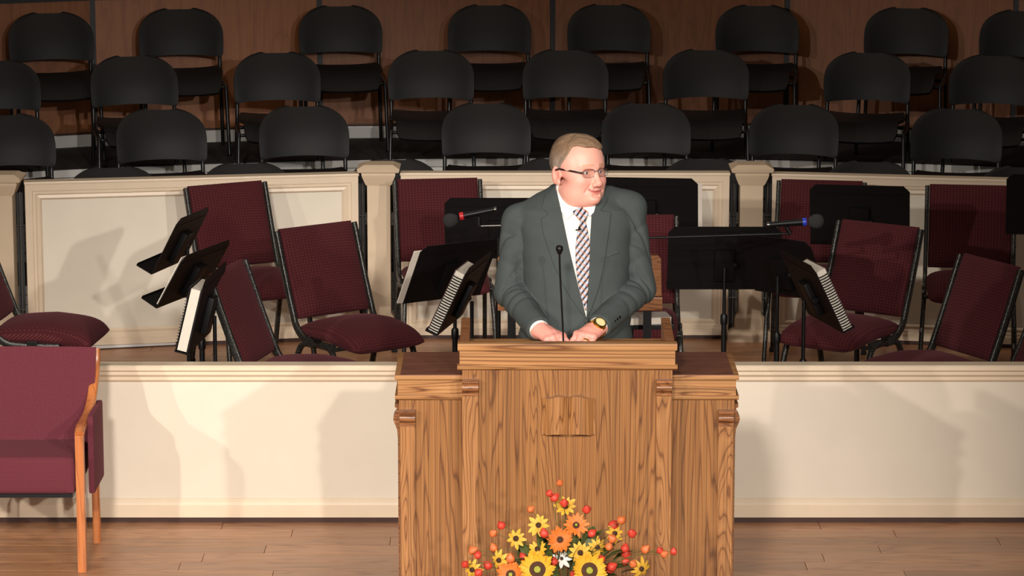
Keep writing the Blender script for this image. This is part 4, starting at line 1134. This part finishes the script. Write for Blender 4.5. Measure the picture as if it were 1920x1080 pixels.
# ---- glasses
gl = obj('glasses', tube([(-.0095, -.1112, .004), (0, -.1145, .0065), (.0095, -.1112, .004)], .0013, 8), plain('rim_metal', (96, 84, 78), .3, metal=.8), man, 60, matrix=HM)
gm_, gn, gk, gb = base_mat('lens_glass', .02)
tr_ = gn.new('ShaderNodeBsdfTransparent'); tr_.inputs[0].default_value = (.93, .94, .94, 1); gs_ = gn.new('ShaderNodeBsdfGlossy'); gs_.inputs['Roughness'].default_value = .03
mx_ = gn.new('ShaderNodeMixShader'); mx_.inputs[0].default_value = .07; gk.new(tr_.outputs[0], mx_.inputs[1]); gk.new(gs_.outputs[0], mx_.inputs[2]); gk.new(mx_.outputs[0], gn['Material Output'].inputs['Surface'])
for s in (-1, 1):
    out = []
    for k in range(28):
        a = 2*PI*k/28; out.append((s*.0335+.0250*math.copysign(abs(math.cos(a))**.6, math.cos(a)), -.002+.0150*math.copysign(abs(math.sin(a))**.7, math.sin(a))*(1 if math.sin(a) > 0 else .95)))
    yv = lambda x_: -.1115+.35*max(0, abs(x_)-.012)**1.25
    bm = bmesh.new(); Fv = [bm.verts.new((x_, yv(x_), z_)) for x_, z_ in out]; Bv = [bm.verts.new((x_, yv(x_)+.0012, z_)) for x_, z_ in out]
    bm.faces.new(Fv); bm.faces.new(Bv[::-1])
    for k in range(28): bm.faces.new((Fv[k], Bv[k], Bv[(k+1) % 28], Fv[(k+1) % 28]))
    obj('lens', bm, gm_, gl)
    pts = [(x_, yv(x_), z_) for x_, z_ in out]
    obj('rim', tube(pts[0:15] if True else pts, .0011, 6), plain('rim_brown', (70, 48, 44), .3, metal=.5), gl, 60)
    obj('rim', tube(pts[14:]+pts[:1], .0006, 6), steel, gl, 60)
    xe = s*.0585
    obj('temple', tube([(xe, yv(xe), .002), (s*.066, -.098, .003), (s*.077, -.060, .007), (s*.0875, -.005, .012), (s*.0905, .020, .006), (s*.089, .032, -.008)], 0, 10, flat=(.0036, .0013, (0, 0, 1))), plain('temple_brown', (44, 26, 26), .25), gl, 60)
# ---- clothes: shared torso field
ZS = np.array([.70, .80, .90, 1.00, 1.12, 1.25, 1.36, 1.44, 1.50, 1.535, 1.57, 1.62])
AW = np.array([.212, .210, .204, .194, .182, .180, .186, .192, .180, .130, .082, .068])
BD = np.array([.155, .158, .160, .160, .158, .150, .140, .128, .108, .090, .074, .066])
CYS = np.array([.01, .008, .0, -.008, -.012, -.006, .005, .012, .022, .032, .040, .044])
def torso(x, y, z):
    a = np.interp(z, ZS, AW); b = np.interp(z, ZS, BD); c = np.interp(z, ZS, CYS)
    tilt = np.where(z > 1.3, (z-1.3)*.12, 0)           # right shoulder stands higher
    xx = x+.0*z; e = 2.35
    k = (np.abs(xx/a)**e+np.abs((y-c)/b)**e)**(1/e)
    return (k-1)*np.minimum(a, b)*.9
def wr_noise(x, y, z, s=1.):
    return (np.sin(31*x*s+17*z*s+2.1*np.sin(23*z*s+9*y*s))+.6*np.sin(47*z*s-29*x*s+1.7*np.sin(31*y*s+11*x*s))+.4*np.sin(83*z*s+41*y*s+37*x*s))/2.
def sleeve(sh, el, wr, seed, sgn):
    sh_, el_, wr_ = map(np.array, (sh, el, wr)); fa_ = wr_-el_; fl_ = np.linalg.norm(fa_); ua = el_-sh_; ul = np.linalg.norm(ua)
    def fn(x, y, z):
        d = smin(cone(sh_, el_, .067, .056)(x, y, z), cone(el_, wr_-fa_*.04, .056, .046)(x, y, z), .02)
        t = ((x-el_[0])*fa_[0]+(y-el_[1])*fa_[1]+(z-el_[2])*fa_[2])/fl_**2
        u = ((x-sh_[0])*ua[0]+(y-sh_[1])*ua[1]+(z-sh_[2])*ua[2])/ul**2
        win = np.exp(-((t-.10)/.42)**2)
        rnd = np.random.RandomState(int(seed*10)); lat = (x-el_[0])*sgn; up_ = z-el_[2]
        disp = 0
        for q in range(7):          # compression folds fanning out of the inner elbow
            t0 = -.20+.11*q+rnd.uniform(-.03, .03); sl_ = rnd.uniform(-1.6, 1.6); w0 = rnd.uniform(.022, .040); c0 = rnd.uniform(-.05, .01)
            tt = t-t0-sl_*(lat-c0)-.5*rnd.uniform(-1, 1)*up_
            disp = disp+(.0085 if q < 4 else .0045)*np.exp(-(tt/w0)**2)*np.exp(-((lat-c0)/.055)**2)
        for q in range(4):          # long pulls on the upper arm
            u0 = .25+.2*q+rnd.uniform(-.05, .05); sl_ = rnd.uniform(1.2, 2.6)*(1 if q % 2 else -1)
            disp = disp+.0048*np.exp(-((u-u0-sl_*(lat+.02))/.05)**2)*np.exp(-((lat+.03)/.06)**2)
        return d+disp*1.1-.004*win-.0016*wr_noise(x, y, z, 1.1)
    return fn
def poly_sdf(pts):
    P_ = np.array(pts)
    def fn(x, z):
        x, z = np.broadcast_arrays(x, z); d = np.full(x.shape, 1e9); s = np.ones(x.shape); n = len(P_)
        j = n-1
        for i in range(n):
            e = P_[j]-P_[i]; wx = x-P_[i][0]; wz = z-P_[i][1]
            t = np.clip((wx*e[0]+wz*e[1])/(e@e), 0, 1); bx_ = wx-e[0]*t; bz_ = wz-e[1]*t; d = np.minimum(d, bx_**2+bz_**2)
            c1 = z >= P_[i][1]; c2 = z < P_[j][1]; c3 = e[0]*wz > e[1]*wx
            flip = (c1 & c2 & c3) | (~c1 & ~c2 & ~c3); s = np.where(flip, -s, s); j = i
        return s*np.sqrt(d)
    return fn
def px_poly(pts, dy=-.13): return [(L(a, b, dy).x, L(a, b, dy).z) for a, b in pts]
Vp = poly_sdf(px_poly([(1030, 335), (1046, 352), (1053, 400), (1067, 465), (1084, 535), (1099, 592), (1101, 560), (1104, 500), (1107, 440), (1111, 385), (1126, 345), (1126, 320), (1030, 310)]))
def jacket(x, y, z):
    d = torso(x, y, z)
    # armhole creases and front drape
    fold = .0022*wr_noise(x, y, z)+.0030*np.exp(-((z-1.08)/.08)**2)*np.sin(70*(z-1.08)+26*np.abs(x-.02)+6*x)*(y < .05)
    return d-.012-fold
suit = plain('suit_wool', (66, 72, 71), .88, var=.05, scale=14, bump=.25, bscale=900, spec=.25)
suit2 = suit
jx = np.arange(-.35, .345, .0038); jy = np.arange(-.335, .21, .0038); jz = np.arange(.76, 1.64, .0038)
J = Field(jx, jy, jz)
J.op(jacket, (-.24, -.18, .76), (.24, .19, 1.6), 0)
sl = sleeve(shL, elL, wrL, 1.0, -1); sr = sleeve(shR, elR, wrR, 3.7, 1)
Jt = J.V.copy()
for fn, a, b, c in ((sl, shL, elL, wrL), (sr, shR, elR, wrR)):
    lo, hi = bounds([a, b, c], .08); J.op(fn, lo, hi, .004)
# shoulders
C2(J, (-.12, .028, 1.492), (-.208, .015, 1.452), .058, .050, .022); C2(J, (.12, .028, 1.520), (.206, .02, 1.502), .058, .048, .025)
full = lambda fn, k, kind: J.op(fn, (jx[0], jy[0], jz[0]), (jx[-1], jy[-1], jz[-1]), k, kind, m=0)
full(lambda x, y, z: z-1.580-.10*np.clip(x, -.02, .02)+0*y, .008, 'i')
full(lambda x, y, z: np.maximum(Vp(x, z), y-.02), .002, 's')                                  # front opening
full(lambda x, y, z: cone((.003, .045, 1.40), (.004, .045, 1.75), .060, .066)(x, y, z), .004, 's')   # neck hole
full(lambda x, y, z: (.79-z)+0*x+0*y, .004, 'i')
# cuffs cut square across the wrist, split tail under the button
for w_, e_ in ((wrL, elL), (wrR, elR)):
    w_, e_ = np.array(w_), np.array(e_); d_ = (w_-e_)/np.linalg.norm(w_-e_)
    J.op(lambda x, y, z, w_=w_, d_=d_: -((x-w_[0])*d_[0]+(y-w_[1])*d_[1]+(z-w_[2])*d_[2]+.006), w_-.075, w_+.075, .003, 's', m=.0)
jk = fobj('suit_jacket', J, suit, man)
del J, Jt
def shell(name, pts, inner, outer, step, m, color=None, zr=None, par=man, base=torso, ymax=-.01, k=.0012, neck=None, dy=-.13):
    """piece of cloth: polygon (picture px) laid on the torso surface between two offsets"""
    q = px_poly(pts, dy); pf_ = poly_sdf(q); q = np.array(q)
    xs = np.arange(q[:, 0].min()-.008, q[:, 0].max()+.008, step); zs = np.arange(q[:, 1].min()-.008, q[:, 1].max()+.008, step); ys = np.arange(-.215, ymax, step)
    f = Field(xs, ys, zs)
    def fn(x, y, z):
        d = base(x, y, z)
        if neck: d = smin(d, neck(x, y, z), .02)
        o_ = outer(x, z) if callable(outer) else outer
        return smax(smax(d-o_, inner-d, k), pf_(x, z)[...] if False else np.broadcast_to(pf_(x, z), d.shape), k)
    f.op(fn, (xs[0], ys[0], zs[0]), (xs[-1], ys[-1], zs[-1]), 0, m=.0)
    return fobj(name, f, m, par, color)
jbase = lambda x, y, z: jacket(x, y, z)
# lapels
LAP = [(1032, 344), (1047, 352), (1053, 400), (1067, 465), (1084, 535), (1099, 594), (1086, 578), (1060, 540), (1036, 490), (1020, 445), (1014, 413), (1028, 405), (1016, 394), (1022, 372)]
LAPR = [(1127, 345), (1111, 384), (1107, 440), (1104, 500), (1101, 560), (1099, 594), (1110, 572), (1123, 535), (1134, 490), (1142, 435), (1147, 402), (1126, 398), (1134, 391), (1148, 372), (1150, 350)]
shell('lapel', LAP, -.004, .0045, .0026, suit, par=jk, base=jbase)
shell('lapel', LAPR, -.004, .0045, .0026, suit, par=jk, base=jbase)
# closing edge below the button and the crossing front edge
shell('front_edge', [(1099, 590), (1103, 590), (1104, 604), (1108, 640), (1112, 670), (1086, 672), (1092, 630)], -.003, .0035, .003, suit, par=jk, base=jbase)
shell('breast_pocket', [(1128, 478), (1160, 470), (1161, 477), (1129, 485)], -.003, .0016, .0026, suit, par=jk, base=jbase)
bt = L(1101, 605, -.185)
# shirt
shirt_m = plain('shirt_white', (236, 234, 226), .8, var=.02, scale=30, bump=.1, bscale=600)
neckc = cone((.003, .045, 1.40), tuple(np.array((.003, .045, 1.47))+(nt-np.array((.003, .045, 1.47)))*.42), .070, .070)
shirt = shell('shirt', [(1044, 350), (1040, 362), (1040, 400), (1050, 465), (1066, 535), (1094, 600), (1112, 600), (1122, 540), (1126, 470), (1128, 400), (1138, 345), (1128, 330)], -.03, .006, .003, shirt_m, neck=None, ymax=.03)
def collar(pts, off, step=.0022, name='collar_leaf'):
    q = px_poly(pts, -.10); pf_ = poly_sdf(q); q = np.array(q)
    xs = np.arange(q[:, 0].min()-.008, q[:, 0].max()+.008, step); zs = np.arange(q[:, 1].min()-.008, q[:, 1].max()+.008, step); ys = np.arange(-.20, .06, step)
    f = Field(xs, ys, zs)
    def fn(x, y, z):
        d = smin(torso(x, y, z), cone((.003, .030, 1.42), (.012, .020, 1.60), .082, .074)(x, y, z), .03)
        return smax(smax(d-off, off-.006-d, .001), np.broadcast_to(pf_(x, z), d.shape), .001)
    f.op(fn, (xs[0], ys[0], zs[0]), (xs[-1], ys[-1], zs[-1]), 0, m=0)
    return fobj(name, f, shirt_m, shirt)
collar([(1041, 338), (1046, 347), (1052, 358), (1070, 379), (1090, 390), (1076, 399), (1061, 412), (1052, 396), (1045, 366)], .016)
collar([(1089, 390), (1112, 379), (1122, 372), (1114, 398), (1106, 406), (1098, 398)], .016)
# neckband round the neck
cb_ = obj('collar_band', tube([tuple(np.array((.003, .035, 1.545))+np.array((0.0715*math.cos(a), .0700*math.sin(a)-.004, .012*math.sin(a)))) for a in [2*PI*k/40 for k in range(41)]], 0, 12, flat=(.020, .0035, (0, 0, 1))), shirt_m, shirt, 60)
# tie
def tie_color(P):
    u = (P[:, 2]*.78+P[:, 0]*-.62); v = (P[:, 2]*.62+P[:, 0]*.78)
    a = ((P[:, 2]-P[:, 0]*1.3)/.0270) % 1; b = ((P[:, 2]+P[:, 0]*.75)/.0215) % 1
    c = np.tile(np.array(lin((170, 182, 206))), (len(P), 1))
    c[b < .38] = lin((208, 152, 126)); c[a < .45] = lin((20, 22, 36)); c[(a < .45) & (b < .38)] = lin((104, 58, 40))
    c[(a > .92)] = lin((214, 210, 212))
    return c
tm = attr_mat('tie_silk', .55, .4)
tbase = lambda x, y, z: torso(x, y, z)-.006
tie = shell('tie', [(1090, 410), (1097, 412), (1102, 430), (1106, 460), (1105, 500), (1102, 540), (1101, 560), (1098, 579), (1091, 560), (1083, 525), (1079, 490), (1079, 460), (1083, 435)], -.002, .010, .0016, tm, tie_color, base=tbase)
knot = shell('tie_knot', [(1074, 399), (1089, 390), (1104, 400), (1098, 416), (1089, 416)], -.002, .019, .0018, tm, tie_color, par=tie, base=tbase)
# lapel microphone on the tie
lp = L(1085, 430, -.15)
lm_ = obj('tie_microphone', tube([(-.011, 0, -.002), (.010, 0, .003)], .0028, 8), stand_black, man, 60, matrix=Tm(lp.x, -.158, lp.z))
obj('microphone_head', tube([(.002, -.002, 0), (.002, -.004, .011)], .0038, 8), stand_black, lm_, 60)
# button
bb_ = obj('jacket_button', lathe([(.0085, 0), (.0085, .002), (.006, .003)], 16, M=Rm(PI/2, 'X')), stand_black, jk, 40, matrix=Tm(bt.x, -.182, bt.z))
# cuffs of the shirt, watch, ring, cuff buttons
for w_, e_ in ((wrL, elL), (wrR, elR)):
    w_, e_ = Vector(w_), Vector(e_); d_ = (w_-e_).normalized(); q_ = d_.to_track_quat('Z', 'Y').to_matrix().to_4x4()
    obj('shirt_cuff', lathe([(.036, -.05), (.0365, .004), (.0350, .007), (.031, .0)], 20, M=Tm(*w_) @ q_), shirt_m, man, 60)
w_, e_ = Vector(wrR), Vector(elR); d_ = (w_-e_).normalized(); q_ = d_.to_track_quat('Z', 'Y').to_matrix().to_4x4()
wa = w_+d_*.016
watch = obj('watch', lathe([(.0285, -.010), (.0330, -.009), (.0340, 0), (.0330, .009), (.0285, .010), (.0280, 0)], 28, M=Tm(*wa) @ q_), gold, man, 40)
nrm = Vector((.12, -.85, .55)); nrm = (nrm-d_*nrm.dot(d_)).normalized()
wd = wa+nrm*.033; qd = nrm.to_track_quat('Z', 'Y').to_matrix().to_4x4()
obj('watch_case', lathe([(.018, -.006), (.0235, -.004), (.0245, .003), (.0225, .0070), (.0185, .0085), (.0180, .0065), (.0001, .0065)], 28, M=Tm(*wd) @ qd), gold, watch, 35)
obj('watch_dial', lathe([(.0178, .0066), (.0178, .0074), (.0001, .0074)], 24, M=Tm(*wd) @ qd), plain('dial', (226, 214, 160), .3), watch, 40)
for k in range(9):
    a = 2*PI*k/9+.3
    for t in (0,): obj('watch_link', box((-.006, -.0095, .0325), (.006, .0095, .0365), M=Tm(*wa) @ q_ @ Rm(a, 'Z') @ Rm(PI/2, 'X') @ Rm(PI/2, 'Y') if False else Tm(*wa) @ q_ @ Rm(a, 'Z') @ Rm(PI/2, 'Y') @ Rm(PI/2, 'Z'), bev=.001), gold, watch)
m2 = Vector(hR[2][0]); kn = Vector(hR[2][1])
ad_ = (Vector(hR[2][0])-Vector(wrR)).normalized(); fd = (ad_*math.cos(.74)+Vector((0, 0, -1))*math.sin(.74)).normalized()
obj('ring', lathe([(.0108, -.0022), (.0120, -.002), (.0120, .002), (.0108, .0022)], 20, M=Tm(*(m2+fd*.018)) @ fd.to_track_quat('Z', 'Y').to_matrix().to_4x4()), gold, man, 40)
fw = (Vector(wrR)-Vector(elR)).normalized(); off = Vector((.62, -.68, .05)); off = (off-fw*off.dot(fw)).normalized()
for k in range(4):
    p = Vector(wrR)-fw*(.028+.016*k)+off*(.0455+.0012*k)
    obj('cuff_button', lathe([(.0048, -.003), (.0048, .0015), (.003, .0025)], 10), stand_black, jk, 40, matrix=Tm(*p) @ off.to_track_quat('Z', 'Y').to_matrix().to_4x4())
# trousers and shoes
Tf = Field(np.arange(-.24, .24, .009), np.arange(-.2, .22, .009), np.arange(.04, 1.05, .009))
E2(Tf, (0, .01, .95), (.18, .13, .14), .05)
for s in (-1, 1):
    C2(Tf, (s*.09, .03, .93), (s*.10, .02, .50), .095, .078, .03); C2(Tf, (s*.10, .02, .50), (s*.11, .05, .10), .078, .070, .01)
fobj('trousers', Tf, suit, man)
for s in (-1, 1):
    Sf = Field(np.arange(s*.12-.08, s*.12+.08, .006), np.arange(-.24, .16, .006), np.arange(-.003, .13, .006))
    C2(Sf, (s*.11, .05, .05), (s*.13, -.14, .032), .050, .040, .02); E2(Sf, (s*.135, -.15, .025), (.045, .06, .028), .02)
    Sf.op(lambda x, y, z: -(z-.0)+0*x+0*y, (s*.12-.1, -.3, -.1), (s*.12+.1, .2, .2), 0, 'i', m=0)
    fobj('shoe', Sf, plain('shoe_black', (18, 16, 16), .25), man)
